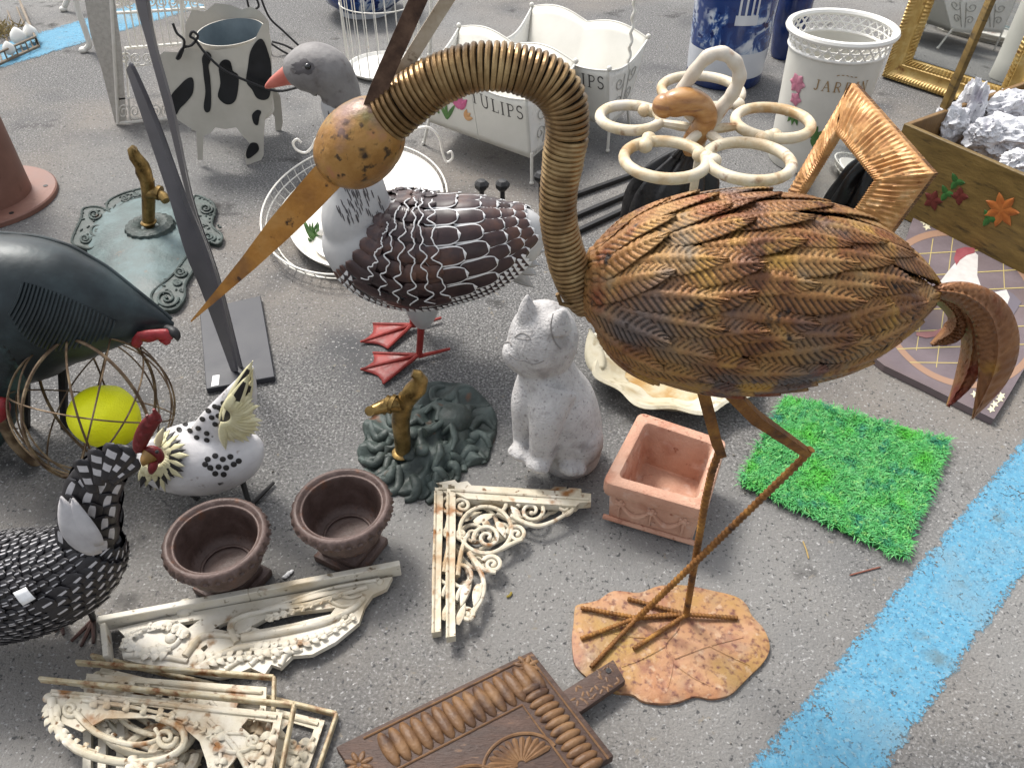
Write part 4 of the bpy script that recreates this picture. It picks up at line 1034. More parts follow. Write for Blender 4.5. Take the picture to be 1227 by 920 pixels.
# ---- ornamental tap plate further back
op = thing('ornamental_tap_plate', G(178, 285), 'grey green cast iron tap plate with scrolled corners and brass tap', 'tap plate')
bo = [(112, 262), (140, 240), (168, 232), (205, 233), (232, 240), (240, 262), (236, 290), (224, 310), (205, 332), (186, 352), (150, 356), (122, 336), (104, 300), (103, 280)]
w = MB(); bo2 = spline(bo, 90, closed=True); rows = []
for i in range(13):
    rho = i / 12; rows.append([(lambda p: V((p.x, p.y, .012 + .030 * (1 - rho ** 2))))(G(lerp(178, x, rho), lerp(280, y, rho), .02)) for x, y in bo2])
rows.append([V((p.x, p.y, .001)) for p in rows[-1]]); w.grid(rows, cv=True); w.build('plate', m_green_pale, op, smooth=60)
zf = flat(.015)
def lump(pts, h=.024):
    w = MB(); w.prism([spline(pts, 60, closed=True)], zf, .001, h * .6); return w
for nm, poly, scr in (('corner_scroll', [(86, 289), (97, 262), (100, 250), (118, 248), (134, 256), (136, 268), (126, 282), (112, 297), (98, 296)], [(117, 276, 11), (113, 257, 8), (102, 286, 7)]),
                      ('corner_scroll', [(232, 236), (250, 240), (258, 250), (254, 270), (266, 282), (262, 292), (250, 290), (240, 296), (236, 270)], [(247, 250, 8), (250, 284, 8)]),
                      ('corner_scroll', [(183, 350), (206, 330), (226, 305), (238, 302), (232, 322), (222, 340), (221, 356), (210, 370), (192, 370), (183, 362)], [(200, 357, 14), (216, 326, 8), (212, 338, 5)]),
                      ('border', [(128, 244), (142, 234), (170, 226), (176, 233), (150, 243), (134, 256)], [(150, 238, 5), (163, 233, 4)])):
    w = lump(poly)
    for x, y, r in scr:
        q = sspiral(lambda a, c_: G(a, c_, .018), x, y, r, 1.7, r1=.12, n=34, sq=.8); w.tube(q, .0042, n=7); w.ell(G(x, y, .018), .0045)
    w.tube([G(*p, .016) for p in spline(poly, 60, closed=True)], .004, n=6, closed=True)
    for k in range(26):
        a, c_ = rnd.choice(poly), rnd.choice(poly); t_ = rnd.uniform(.25, .75); p = G(lerp(a[0], c_[0], t_), lerp(a[1], c_[1], t_), .0155); w.ell(p, (rnd.uniform(.004, .009), .004, .004), Matrix.Rotation(rnd.uniform(0, PI), 3, 'Z'), nu=5, nv=8)
    w.build(nm, m_green_iron, op)
w = MB(); rc_ = G(180, 272, .04); w.lathe([(.026, .0), (.036, .012), (.056, .018), (.074, .010), (.078, -.006)], n=72, c=rc_, mod=lambda i, a: 1 + .03 * math.sin(18 * a)); w.build('rosette', m_green_iron, op)
tap(op, 178, 285, dict(pipe=[(178, 270, 7), (178, 250, 7.5), (178, 230, 8), (176, 215, 8.5)], spout=[(178, 232, 8), (188, 231, 7), (196, 236, 6), (199, 241, 5)], collar=[(190, 231, 9)],
     valve=[(176, 217, 8), (172, 206, 9.5), (170, 198, 8.5), (162, 188, 7.5), (159, 180, 6), (161, 177, 4)], flange=(178, 266, 9)), .04)

# ---- pair of scroll brackets lying on each other
def scroll_bracket(label, z):
    t = thing('shelf_bracket', G(560, 630), label, 'bracket', 'cream scroll brackets by the cat')
    fn = flat(z + .012)
    T = lambda pts, r, w, zz=0: w.tube(gp(pts, z + .010 + zz), r, n=8)
    w = MB(); w.prism([[(537, 583), (560, 579), (566, 585), (676, 591), (682, 587), (696, 588), (697, 593), (708, 594), (708, 604), (694, 605), (690, 609), (560, 600), (545, 593), (545, 585)]], fn, z, z + .020)
    w.tube(gp([(540, 587), (706, 598)], z + .021), .0035, n=6); w.build('top_bar', m_cream, t, smooth=30)
    w = MB(); w.prism([[(536, 588), (546, 590), (546, 640), (545, 700), (546, 764), (535, 766), (534, 700), (535, 640)]], fn, z, z + .020)
    w.tube(gp([(536.5, 590), (536, 764)], z + .021), .003, n=6); w.build('back_bar', m_cream, t, smooth=30)
    w = MB(); fz_ = lambda a, c_: G(a, c_, z + .011)
    C1 = [(582 + 31 * math.cos(a * PI / 16), 635 + 28 * math.sin(a * PI / 16)) for a in range(32)]
    w.tube(gp(C1, z + .011), .0048, n=8, closed=True)
    for x, y, r, tr, a0, sgn in ((584, 644, 17, 1.6, PI * .9, 1), (637, 612, 18, 1.7, PI * 1.1, 1), (677, 607, 11, 1.5, PI * .6, -1), (619, 640, 12, 1.6, PI, 1), (590, 676, 12, 1.6, PI * 1.1, 1), (554, 606, 12, 1.5, PI * .5, 1), (560, 737, 9, 1.4, PI * 1.3, 1), (553, 640, 8, 1.3, 0, 1)):
        q = sspiral(fz_, x, y, r, tr * sgn, a0, .18, 34, .88); w.tube(q, [lerp(.0052, .0036, i / 33) for i in range(34)], n=8); w.ell(q[-1], .0055)
    C2 = [(553 + 12 * math.cos(a * PI / 14), 690 + 13 * math.sin(a * PI / 14)) for a in range(28)]
    w.tube(gp(C2, z + .011), .0042, n=8, closed=True)
    for pts in ([(612, 618), (640, 630), (662, 625), (684, 612)], [(562, 662), (578, 690), (578, 715), (562, 742)], [(578, 700), (572, 722), (565, 735)], [(600, 658), (612, 652), (626, 646)], [(566, 668), (580, 682), (594, 686)], [(606, 590), (606, 606), (600, 614)], [(546, 720), (552, 706), (560, 700)], [(548, 690), (553, 660), (558, 645)]):
        w.tube(gp(spline(pts, 16), z + .011), [lerp(.0058, .004, i / 15) for i in range(16)], n=8)
    for p0, p1, wd in (((568, 626), (594, 616), .010), ((560, 700), (552, 728), .008), ((574, 700), (568, 728), .009), ((548, 748), (558, 722), .007), ((622, 620), (612, 606), .008), ((596, 625), (606, 645), .008)):
        leafy(w, G(*p0, z + .012), G(*p1, z + .014), wd, V((0, 0, 1)), curl=.004)
    w.build('scrollwork', m_cream, t)
    return t
sb2 = scroll_bracket('upper of the two cream scroll brackets, with the fuller view of its spirals', .023)
d = G(524, 577, 0) - G(539, 586, 0)
sb1 = dup(sb2, sb2.location + V((d.x, d.y, -.0215)), 'lower of the two cream scroll brackets, only its edge bars showing past the upper one')

def acanthus(w, pts, wd, z, n=9, both=True, r=.004):      # spine with paired leaflets shrinking to the tip
    q = spline(pts, 40); w.tube(gp(q, z), [lerp(r, r * .4, i / 39) for i in range(40)], n=7)
    for k in range(n):
        i = int(3 + 34 * k / (n - 1)); a, b_ = q[max(0, i - 2)], q[min(39, i + 2)]; d_ = V((b_[0] - a[0], b_[1] - a[1])).normalized(); s_ = 1 - .55 * k / (n - 1)
        for sg in ((1, -1) if both else (1,)):
            nx, ny = -d_.y * sg, d_.x * sg; L_ = wd * s_
            leafy(w, G(q[i][0], q[i][1], z + .001), G(q[i][0] + (nx * .8 + d_.x * .75) * L_, q[i][1] + (ny * .8 + d_.y * .75) * L_, z - .001), .0052 * s_ + .0018, V((0, 0, 1)), curl=.004)
# ---- large acanthus bracket
def ornate(name, label, z, bars, plate, holes, ribs, lumps, mbar, mpl, th=.022, group=None, leaves=(), sprays=()):
    P0 = bars[0][0][0]; t = thing(name, G(*P0), label, 'bracket', group)
    for pts, wd in bars:
        w = MB(); q = gp(pts, z + th * .5)
        for a, c_ in zip(q[:-1], q[1:]):
            dd = (c_ - a).normalized(); s = V((-dd.y, dd.x, 0)) * wd / 2
            w.hexa([a - s - V((0, 0, th * .5)), c_ - s - V((0, 0, th * .5)), c_ + s - V((0, 0, th * .5)), a + s - V((0, 0, th * .5))], [a - s + V((0, 0, th * .7)), c_ - s + V((0, 0, th * .7)), c_ + s + V((0, 0, th * .7)), a + s + V((0, 0, th * .7))], bev=.0015, seg=1)
        w.build('bar', mbar, t, smooth=30)
    fn = flat(z + th * .5)
    w = MB(); w.prism([plate] + holes, fn, z + .002, z + th * .45)
    for pts, r0, r1 in ribs: 
        k = 22; q = gp(spline(pts, k), z + th * .5); w.tube(q, [lerp(r0, r1, i / (k - 1)) for i in range(k)], n=8)
    for x, y, r in lumps: w.ell(G(x, y, z + th * .45), (r, r, r * .7), nu=8, nv=12)
    for p0, p1, wd in leaves: leafy(w, G(*p0, z + th * .55), G(*p1, z + th * .5), wd, V((0, 0, 1)), curl=.006)
    for pts, wd, n_ in sprays: acanthus(w, pts, wd, z + th * .62, n_)
    w.build('acanthus_panel', mpl, t, smooth=45); return t
A = ornate('shelf_bracket', 'large cream acanthus bracket, longest of the pile, pointing right towards the board', .012,
  [([(121, 748), (300, 715), (480, 681)], .013), ([(127, 753), (131, 792)], .010)],
  [(140, 752), (200, 738), (300, 720), (470, 690), (463, 704), (446, 712), (437, 725), (430, 745), (402, 768), (374, 783), (350, 785), (336, 799), (325, 795), (317, 807), (300, 799), (284, 806), (262, 811), (235, 806), (200, 800), (160, 792), (147, 788), (144, 770), (150, 762)],
  [[(300, 750), (318, 740), (352, 733), (402, 727), (396, 735), (350, 746), (312, 753)], [(256, 752), (266, 746), (278, 743), (276, 756)], [(240, 776), (247, 771), (249, 775), (244, 780)], [(215, 745), (240, 741), (225, 752)]],
  [([(146, 778), (160, 760), (182, 752), (205, 752), (216, 764), (204, 776), (188, 772)], .007, .004), ([(222, 786), (240, 764), (262, 760), (285, 762), (300, 752)], .008, .005), ([(284, 770), (276, 750), (290, 738), (330, 730), (372, 724), (410, 712), (440, 703)], .007, .006), ([(290, 764), (340, 756), (392, 744), (424, 728), (436, 716)], .010, .006),
   ([(240, 800), (270, 782), (300, 774), (340, 772), (372, 768)], .009, .005), ([(300, 796), (316, 784), (340, 780)], .006, .004), ([(336, 797), (344, 784), (362, 778)], .006, .004), ([(270, 802), (290, 790), (310, 790)], .006, .004), ([(150, 785), (190, 786), (225, 792)], .007, .005), ([(392, 718), (410, 726), (424, 724)], .005, .003), ([(404, 712), (420, 716), (434, 712)], .005, .003), ([(330, 726), (360, 716), (400, 704), (455, 694)], .005, .004)],
  [(222, 728, .020), (165, 760, .010), (205, 764, .012), (232, 772, .011), (330, 783, .012), (180, 780, .011), (455, 697, .008), (412, 738, .009)], m_cream_clean, m_cream_clean, th=.030, group='cream brackets in the pile',
  leaves=[((176, 754), (214, 744), .009), ((300, 736), (360, 722), .006), ((350, 722), (420, 706), .006)],
  sprays=[([(300, 778), (340, 776), (385, 762), (425, 738)], 13, 11), ([(225, 800), (255, 790), (290, 786), (330, 786)], 14, 9), ([(205, 778), (178, 784), (158, 776), (154, 764), (168, 756)], 12, 10), ([(225, 762), (205, 752), (180, 750)], 9, 7), ([(318, 742), (360, 730), (410, 712)], 6, 9)])
# ---- the rusty stack in front of it
def stack(label, z, corner, tip, foot, seed, full):
    (cx, cy), (tx, ty), (fx, fy) = corner, tip, foot
    M_ = lambda a, c_: (cx + (tx - cx) * a + (fx - cx) * c_, cy + (ty - cy) * a + (fy - cy) * c_)   # a along the top bar, c_ down the leg
    pl_ = [M_(*q) for q in ((.04, .06), (.95, .06), (.96, .16), (.90, .30), (.80, .36), (.72, .24), (.55, .20), (.42, .24), (.34, .34), (.30, .48), (.26, .66), (.22, .9), (.12, .95), (.06, .86), (.04, .5))]
    hol = [[M_(*q) for q in ((.07, .14), (.17, .13), (.19, .2), (.11, .3), (.07, .26))], [M_(*q) for q in ((.46, .12), (.70, .11), (.72, .17), (.50, .18))], [M_(*q) for q in ((.09, .5), (.18, .42), (.21, .52), (.16, .7), (.10, .72))]]
    rb = [([M_(*q) for q in k], a, c_) for k, a, c_ in ((((.94, .14), (.90, .34), (.80, .50), (.64, .56), (.48, .52), (.40, .40), (.42, .26), (.52, .20)), .008, .0055), (((.84, .22), (.74, .36), (.60, .42), (.50, .36), (.52, .28)), .006, .0035), (((.58, .56), (.46, .68), (.36, .86), (.26, 1.02)), .007, .005), (((.05, .92), (.1, .62), (.2, .36), (.32, .18)), .006, .004), (((.30, .30), (.22, .40), (.14, .36), (.16, .26), (.24, .26)), .005, .003), (((.94, .1), (.6, .09), (.3, .1), (.06, .1)), .004, .004))]
    for cx2, cy2, r2 in ((.47, .34, 13), (.22, .62, 13), (.86, .2, 10), (.33, .66, 11), (.13, .3, 9)):
        X_, Y_ = M_(cx2, cy2); rb.append(([(X_ + r2 * lerp(1, .15, i / 17) * math.cos(i * .55), Y_ + r2 * lerp(1, .15, i / 17) * math.sin(i * .55)) for i in range(18)], .005, .0035))
    lm = [(*M_(a, c_), r) for a, c_, r in ((.955, .13, .009), (.3, .6, .007), (.12, .42, .008), (.5, .52, .006))]
    lv = []
    sy = [([M_(*q) for q in k], wd, n_) for k, wd, n_ in ((((.93, .16), (.92, .30), (.84, .44), (.72, .50)), 15, 9), (((.62, .56), (.50, .60), (.42, .72), (.36, .92)), 14, 9), (((.06, .2), (.10, .45), (.10, .7), (.14, .95)), 13, 9), (((.82, .12), (.6, .14), (.4, .2), (.3, .3)), 9, 10), (((.30, .2), (.24, .5), (.27, .8)), 12, 8))]
    bars = [([corner, tip], .0065), ([(cx, cy), (fx, fy)], .006)]
    return ornate('shelf_bracket', label, z, bars, pl_, hol, rb, lm, m_rustbar, m_cream, th=.013, group='cream brackets in the pile', leaves=lv, sprays=sy)
stack('lowest rusty cream bracket of the stack, its right corner frame sticking out beside the board', .004, (404, 856), (110, 786), (352, 1010), 1, False)
stack('middle rusty cream bracket of the stack, with the short upright end by the acanthus bracket', .030, (329, 812), (92, 794), (324, 1000), 2, False)
stack('topmost rusty cream bracket of the stack, with orange rust on its leaf work', .056, (353, 845), (48, 814), (322, 1000), 3, True)
w = MB(); q = gp([(108, 868), (106, 930), (104, 1000)], .02)
ex = thing('shelf_bracket', G(106, 930), 'cream bracket under the stack with parallel white bars running out of the frame', 'bracket', 'cream brackets in the pile')
for x0, x1 in ((106, 104), (124, 122), (146, 144)):
    w = MB(); a, c_ = G(x0, 868, .012), G(x1, 1010, .012); w.tube([a, c_], .009, n=4, phase=PI / 4); w.build('bar', m_cream_clean, ex, smooth=30)
w = MB(); w.tube(sspiral(lambda a, c_: G(a, c_, .02), 205, 905, 30, 1.5, 0, .2, 40, .9), .010, n=8); w.tube(gp(spline([(146, 900), (170, 880), (190, 872), (206, 876)], 16), .02), .009, n=8); w.build('scrollwork', m_cream, ex)

# ---- carved wooden board
m_wood = mat('dark_carved_wood', [(.3, '#46342c'), (.55, '#5f483d'), (.75, '#735a4e')], scale=9, detail=8, rough=.6, bump=.6, bscale=90, k=.56, stretch=(1, 4, 4), speck=[('#8a6a52', 30, .62, .74)])
m_wood2 = mat('worn_carved_wood', [(.3, '#674830'), (.55, '#86623f'), (.75, '#9a7650')], scale=20, detail=9, rough=.55, bump=.5, bscale=120, k=.60, speck=[('#4a3226', 24, .52, .72)])
wbz = .040
wbd = thing('carved_board', G(560, 900), 'dark wooden board carved with rows of gouges and a stub handle', 'carved board')
TL, TR = (402, 894), (637, 779); RB = (736, 905); 
bl = (TL[0] + RB[0] - TR[0] - 6, TL[1] + RB[1] - TR[1] + 12)
fw = flat(wbz)
w = MB(); q = [G(x, y, wbz) for x, y in (bl, RB, TR, TL)]; w.hexa([V((p.x, p.y, .016)) for p in q], [V((p.x, p.y, wbz)) for p in q], bev=.003); w.build('board', m_wood, wbd, smooth=30)
w = MB(); q = [G(x, y, wbz - .002) for x, y in ((693, 854), (750, 815), (735, 789), (673, 828))]; w.hexa([V((p.x, p.y, .020)) for p in q], [V((p.x, p.y, wbz - .002)) for p in q], bev=.003); 
for k in range(26):
    s, t_ = rnd.uniform(.05, .95), rnd.uniform(.12, .88); p = G(lerp(683, 742, s) + (t_ - .5) * 22, lerp(841, 802, s) + (t_ - .5) * 26, wbz - .002)
    w.ell(p, (.006, .0024, .0012), Matrix.Rotation(rnd.uniform(0, PI), 3, 'Z'), nu=5, nv=8, m=1)
hdl = w.build('handle', [m_wood, m_wood2], wbd, smooth=30)
w = MB(); p = G(729, 803, wbz - .001); w.lathe([(.0, 0), (.005, 0), (.005, .0006), (0, .0006)], n=16, c=p); w.build('hole', m_black, hdl)
bA, bB, bD = G(*TL, wbz), G(*TR, wbz), G(*RB, wbz)
U = bB - bA; W_ = bD - bB
bpt = lambda a, c_, h=0: bA + U * a + W_ * c_ + V((0, 0, h))   # a along the top edge, c_ towards the right corner
w = MB(); un = U.normalized(); wn = W_.normalized()
rotA = Matrix((un, wn, V((0, 0, 1)))).transposed()
for i in range(15):
    a = lerp(.19, .93, i / 14); w.ell(bpt(a, .20, -.0005), (U.length * .0315, W_.length * .15, .0095), rotA, nu=8, nv=14)
for i in range(12):
    c_ = lerp(.28, .98, i / 11); w.ell(bpt(.885, c_, -.0005), (U.length * .066, W_.length * .040, .0095), rotA, nu=8, nv=14)
w.build('gouge_row', m_wood2, wbd)
for cxy in ((.05, .2), (.93, .10)):
    w = MB()
    for k in range(8):
        an = k * PI / 4; p = bpt(*cxy) + un * .014 * math.cos(an) + wn * .014 * math.sin(an); r2 = rotA @ Matrix.Rotation(an, 3, 'Z'); w.ell(p, (.011, .0048, .0032), r2, nu=6, nv=10)
    w.build('flower_carving', m_wood2, wbd)
w = MB()
for (a, c_), r in (((.36, .78), .16), ((.64, .74), .15)):
    for k in range(13):
        an = lerp(-PI * .98, -.02 * PI, k / 12); dv = un * math.cos(an) + wn * math.sin(an) * .8
        w.tube([bpt(a, c_, 0) + dv * r * U.length * s for s in (.12, .5, .9, 1.0)], [.0015, .0045, .0055, .002], n=6)
    q = [bpt(a, c_, .0005) + (un * math.cos(t_) + wn * math.sin(t_) * .8) * r * U.length * 1.12 for t_ in [lerp(-PI, 0, i / 24) for i in range(25)]]; w.tube(q, .003, n=6)
w.tube([bpt(.12, .36, .0005), bpt(.80, .36, .0005), bpt(.80, 1.0, .0005)], .0022, n=6); w.tube([bpt(.12, .04, .0005), bpt(.97, .04, .0005), bpt(.97, 1.0, .0005)], .0022, n=6)
w.build('fan_carving', m_wood2, wbd)
# ---- cream shell dish behind the cat
dsh = thing('shell_dish', G(805, 450), 'cream painted dish with a fluted rim and tan stains, half hidden under the crane', 'dish')
m_dish = mat('stained_cream_dish', [(.3, '#e3d6b4'), (.5, '#f0e7cc'), (.7, '#f4eedd')], scale=7, detail=7, rough=.8, bump=.4, bscale=60, k=.54, speck=[('#c9b48a', 11, .54, .74), ('#b5a684', 30, .58, .74)])
m_stain = mat('tan_stained_glaze', [(.35, '#c99c58'), (.5, '#dcc598'), (.65, '#e6dcc0')], scale=13, detail=8, dist=.4, rough=.7, bump=.4, bscale=60, k=.56)
dr = 98 * mpp(G(805, 450))
w = MB(); w.lathe([(dr * a, z) for a, z in ((.0, .001), (.62, .001), (.72, .010), (.90, .042), (1.0, .060), (1.02, .066), (.98, .070), (.86, .058), (.74, .040), (.60, .028))], n=96, c=G(805, 450), sy=.95, mod=lambda i, a: 1 + (.05 * math.cos(9 * a) if i > 2 else 0)); w.build('rim', m_dish, dsh)
w = MB(); w.lathe([(dr * .64, .029), (dr * .5, .022), (dr * .25, .018), (0, .018)], n=48, c=G(805, 450), sy=.95, mod=lambda i, a: 1 + .03 * math.sin(12 * a)); w.build('bowl', m_stain, dsh)
w = MB(); p = G(704, 425); leafy(w, G(716, 445, .058), PL(708, 430).p(707, 394), .026, V((0, -1, .3)), curl=-.008); solid(w.build('spout', m_dish, dsh), .006)

# ---- black slat stand
ps = PL(283, 452)
bs_ = thing('slat_stand', ps.o, 'black metal stand of two tall narrow slats rising from a rectangular base', 'metal stand')
m_slate_dark = mat('charcoal_base_paint', [(.3, '#34353b'), (.7, '#46474d')], scale=14, rough=.5, k=.66, spec=.35)
m_slate = mat('dark_grey_paint', [(.3, '#545358'), (.7, '#6a686d')], scale=14, rough=.42, k=.72, spec=.5)
q = [G(x, y, .018) for x, y in ((247, 466), (329, 451), (312, 354), (239, 371))]
w = MB(); w.hexa([V((p.x, p.y, .001)) for p in q], [V((p.x, p.y, .018)) for p in q], bev=.0015, seg=1); bse = w.build('base', m_slate_dark, bs_, smooth=30)
w = MB(); q = [G(x, y, .0192) for x, y in ((253, 463), (262, 461), (263, 449), (255, 450))]; w.hexa([p - V((0, 0, .0008)) for p in q], q); w.build('price_tag', m_tag, bse, smooth=0)
for off, ly, ry in ((.022, [(156, -60), (162, 0), (178, 60), (200, 140), (225, 240), (255, 330), (284, 440)], [(290, 440), (262, 330), (232, 242), (209, 135), (186, 50), (178, 0), (172, -60)]), (.0, [(151, 84), (168, 135), (202, 236), (222, 303), (242, 351), (277, 445)], [(285, 445), (256, 322), (220, 229), (191, 150), (163, 86), (155, 76)])):
    w = MB(); L_ = spline(ly, 24); R_ = spline(ry[::-1], 24); rows = []
    for (x0, y0), (x1, y1) in zip(L_, R_):
        a, c_ = ps.p(x0, y0, off + .010), ps.p(x1, y1, off - .004); m_ = ps.p(lerp(x0, x1, .8), lerp(y0, y1, .8), off - .012); k = V((0, .006, 0)); rows.append([a, m_, c_, c_ + k, m_ + k + V((0, .004, 0)), a + k])
    w.grid(rows, cv=True); w.f.append(tuple(range(6))); w.m.append(0); w.f.append(tuple(len(w.v) - 6 + i for i in range(6))); w.m.append(0); w.build('slat', m_slate, bs_, smooth=20)

# ---- litter
m_straw = mat('dry_straw', '#b59a5e', rough=.7, k=.65); m_stick = mat('reddish_stick', '#8f5a4a', rough=.7, k=.7); m_leaf = mat('yellowed_leaf', [(.3, '#8c7a2e'), (.7, '#a9963f')], rough=.7, k=.65)
def bit(name, pts, r, m, label, cat):
    w = MB(); w.tube([G(x, y, r + .0008) for x, y in spline(pts, 10)], [r * (1 if 0 < i < 9 else .5) for i in range(10)], n=6); tag(w.build(name, m), label, cat)
bit('straw', [(962, 648), (966, 658), (969, 669)], .0016, m_straw, 'pale piece of straw on the asphalt in front of the grass mat', 'straw')
bit('stick', [(1018, 689), (1036, 684), (1055, 679)], .0016, m_stick, 'thin reddish stick on the asphalt near the corner of the grass mat', 'stick')
bit('leaf_scrap', [(607, 715), (611, 713), (613, 709)], .0026, m_leaf, 'yellowed leaf scrap on the asphalt right of the scroll brackets', 'leaf')
w = MB()
for k in range(5): w.ell(G(341 + k * 2, 691 - k * 1.6, .004) + V((0, 0, .001 * (k % 2))), (.006, .004, .003), Matrix.Rotation(k, 3, 'Z'), nu=6, nv=8)
tag(w.build('crumpled_wrapper', m_tag), 'small crumpled white wrapper on the asphalt right of the front urn', 'wrapper')
# ================================================================== back rows of the stall
# ---- white wire and enamel basket
m_enrust = mat('rust_edged_enamel', [(.3, '#e6dfd2'), (.6, '#f3efe7')], scale=8, rough=.35, k=.8, coat=.2, speck=[('#a1552c', 14, .66, .76)])
kc = G(428, 262); ks = mpp(G(428, 262)); kx = 108 * ks
ky = (G(428, 172, .05).y - G(428, 330, .05).y) / 2; kc = V((kc.x, (G(428, 172, .05).y + G(428, 330, .05).y) / 2, 0))
bk_ = thing('enamel_basket', kc, 'oval white wire basket with enamel lining and scroll handles behind the goose', 'basket')
w = MB(); w.lathe([(0, .004), (kx * .70, .004), (kx * .76, .010), (kx * .81, .034), (kx * .84, .050), (kx * .83, .052), (kx * .79, .036), (kx * .74, .016), (kx * .68, .012), (0, .012)], n=80, c=kc + V((kx * .12, 0, 0)), sy=ky / kx * 1.08); w.build('lining', m_enrust, bk_)
w = MB()
for z, f in ((.053, 1.0), (.028, .965), (.006, .89)):
    w.tube([kc + V((kx * f * math.cos(a), ky * f * math.sin(a), z)) for a in [2 * PI * i / 72 for i in range(72)]], .0035 if z > .05 else .0025, n=7, closed=True)
for i in range(56):
    a = 2 * PI * i / 56; w.tube([kc + V((kx * f * math.cos(a), ky * f * math.sin(a), z)) for z, f in ((.053, 1.0), (.028, .965), (.006, .89))], .0016, n=5)
w.build('wire_side', m_white2, bk_)
for P, px in ((PL(500, 235), [(470, 180), (482, 165), (498, 155), (514, 153), (526, 165), (530, 182), (535, 194), (542, 190), (541, 182), (536, 184)]), (PL(372, 235), [(394, 200), (388, 180), (380, 166), (374, 176), (366, 183), (356, 180), (351, 172), (356, 167), (361, 171)])):
    w = MB(); w.tube([P.p(x, y) for x, y in spline(px, 50)], .0042, n=8); w.build('handle', m_enrust, bk_)
for x, y, r, lab in ((472, 256, 50, 'white enamel plate lying in the basket, the far one partly behind the goose'), (424, 290, 46, 'white enamel plate lying in the basket, the near one by the painted greens')):
    p = G(x, y, .016); r = r * mpp(p); w = MB(); w.lathe([(0, .0), (r * .6, .0), (r * .7, .004), (r, .010), (r * 1.02, .012), (r * .98, .0135), (r * .7, .008), (r * .6, .004), (0, .004)], n=56, c=V((p.x, p.y, .0135)))
    tag(w.build('enamel_plate', m_white), lab, 'plate', 'plates in the white basket')
m_gleaf = mat('leaf_green', [(.3, '#3f6a35'), (.7, '#6f9a55')], scale=30, rough=.5, k=.65); m_pinkp = mat('pink_petal', [(.3, '#c9788f'), (.7, '#e3a0b0')], scale=30, rough=.5, k=.68); m_orp = mat('orange_petal', [(.3, '#d99a5e'), (.7, '#eabd8a')], scale=30, rough=.5, k=.68)
sp = thing('flower_spray', G(378, 268), 'small spray of green leaves and pale bud tucked in the left of the basket', 'flower spray')
w = MB()
for k in range(11): 
    a = lerp(-.9, 1.2, k / 10); p = PL(380, 290).p(376 + 4 * math.sin(k * 2), 290 - k % 3 * 4); leafy(w, p, p + V((.035 * math.sin(a), .02 * math.cos(k * 3), .05 + .02 * math.cos(k))), .006, V((0, -1, .4)), curl=.006)
w.build('leaf', m_gleaf, sp)
w = MB(); p = PL(380, 290).p(386, 277); w.ell(p, (.022, .016, .016)); w.build('bud', m_enrust, sp)

# ---- tulip planters
m_plant = mat('cream_planter_paint', [(.3, '#d9d6cb'), (.7, '#e9e6dc')], scale=6, rough=.5, k=.72)
m_grime = mat('grey_lettering', '#4f4b48', rough=.6, k=.8)
FL_, FR_ = G(508, 174), G(637, 222)
pp = PL(637, 222); zt = pp.p(632, 120).z; zb = pp.p(637, 190).z
TFR, TFL, TBR, TBL = G(632, 120, zt), G(500, 78, zt), G(690, 76, zt), G(550, 33, zt)
BFR = G(637, 190, zb); BFL = BFR + (TFL - TFR) * .96 + V((0, 0, 0)); BFL.z = zb
BBR = BFR + (TBR - TFR) * .45; BBR.z = zb; BBL = BFL + (TBL - TFL) * .45; BBL.z = zb
base_c = V(((FL_.x + FR_.x) / 2, (FL_.y + FR_.y) / 2, 0))
tpl = thing('tulip_planter', base_c, 'cream metal TULIPS planter in front, seen under the arch of the crane neck', 'planter', 'cream planters lettered TULIPS')
def panel(b0, b1, t0, t1, wave, n=28, m=8, bulge=0.0):
    nrm = ((b1 - b0).cross(t0 - b0)).normalized()
    def f(s, t, h=0.0):
        lo = b0.lerp(b1, s); hi = t0.lerp(t1, s) + V((0, 0, wave(s))); return lo.lerp(hi, t) + nrm * (h + bulge * math.sin(PI * t))
    return f
dipF = lambda s: -.016 * math.sin(PI * ((s * 2) % 1)) if 0 < s < 1 else 0
ff = panel(BFL, BFR, TFL, TFR, dipF); fb = panel(BBL, BBR, TBL, TBR, lambda s: .03 * math.sin(PI * ((s * 2) % 1)) if 0 < s < 1 else 0)
fr_ = panel(BFR, BBR, TFR, TBR, lambda s: -.035 * math.sin(PI * s), bulge=0); fl_ = panel(BFL, BBL, TFL, TBL, lambda s: -.035 * math.sin(PI * s))
for nm, f in (('front_panel', ff), ('back_panel', fb), ('end_panel', fr_), ('end_panel', fl_)):
    w = MB(); w.grid([[f(i / 28, j / 8) for j in range(9)] for i in range(29)]); w.tube([f(i / 28, 1.0) for i in range(29)], .0035, n=6)
    o = w.build(nm, m_plant if nm != 'end_panel' else m_white, tpl, smooth=50); solid(o, .002)
    if nm == 'front_panel': fpan = o
    if nm == 'end_panel' and f is fr_: epan = o
w = MB(); w.hexa([BFL, BFR, BBR, BBL], [p + V((0, 0, .004)) for p in (BFL, BFR, BBR, BBL)]); w.build('bottom', m_plant, tpl)
for p, q in ((BFL, FL_), (BFR, FR_), (BBR, FR_ + (BBR - BFR) * 1.3), (BBL, FL_ + (BBL - BFL) * 1.3)):
    w = MB(); q = V((q.x, q.y, .006)); w.tube([p + V((0, 0, .02)), q], .0055, n=8); w.ell(q + V((0, 0, .003)), .008, nu=8, nv=10); w.build('leg', m_white2, tpl)
for p in (TFL, TFR, TBL, TBR):
    w = MB(); w.ell(p + V((0, 0, .008)), .010, nu=8, nv=12); w.build('finial', m_white2, tpl)
sgn = 1 if ((BFR - BFL).cross(TFL - BFL)).y < 0 else -1
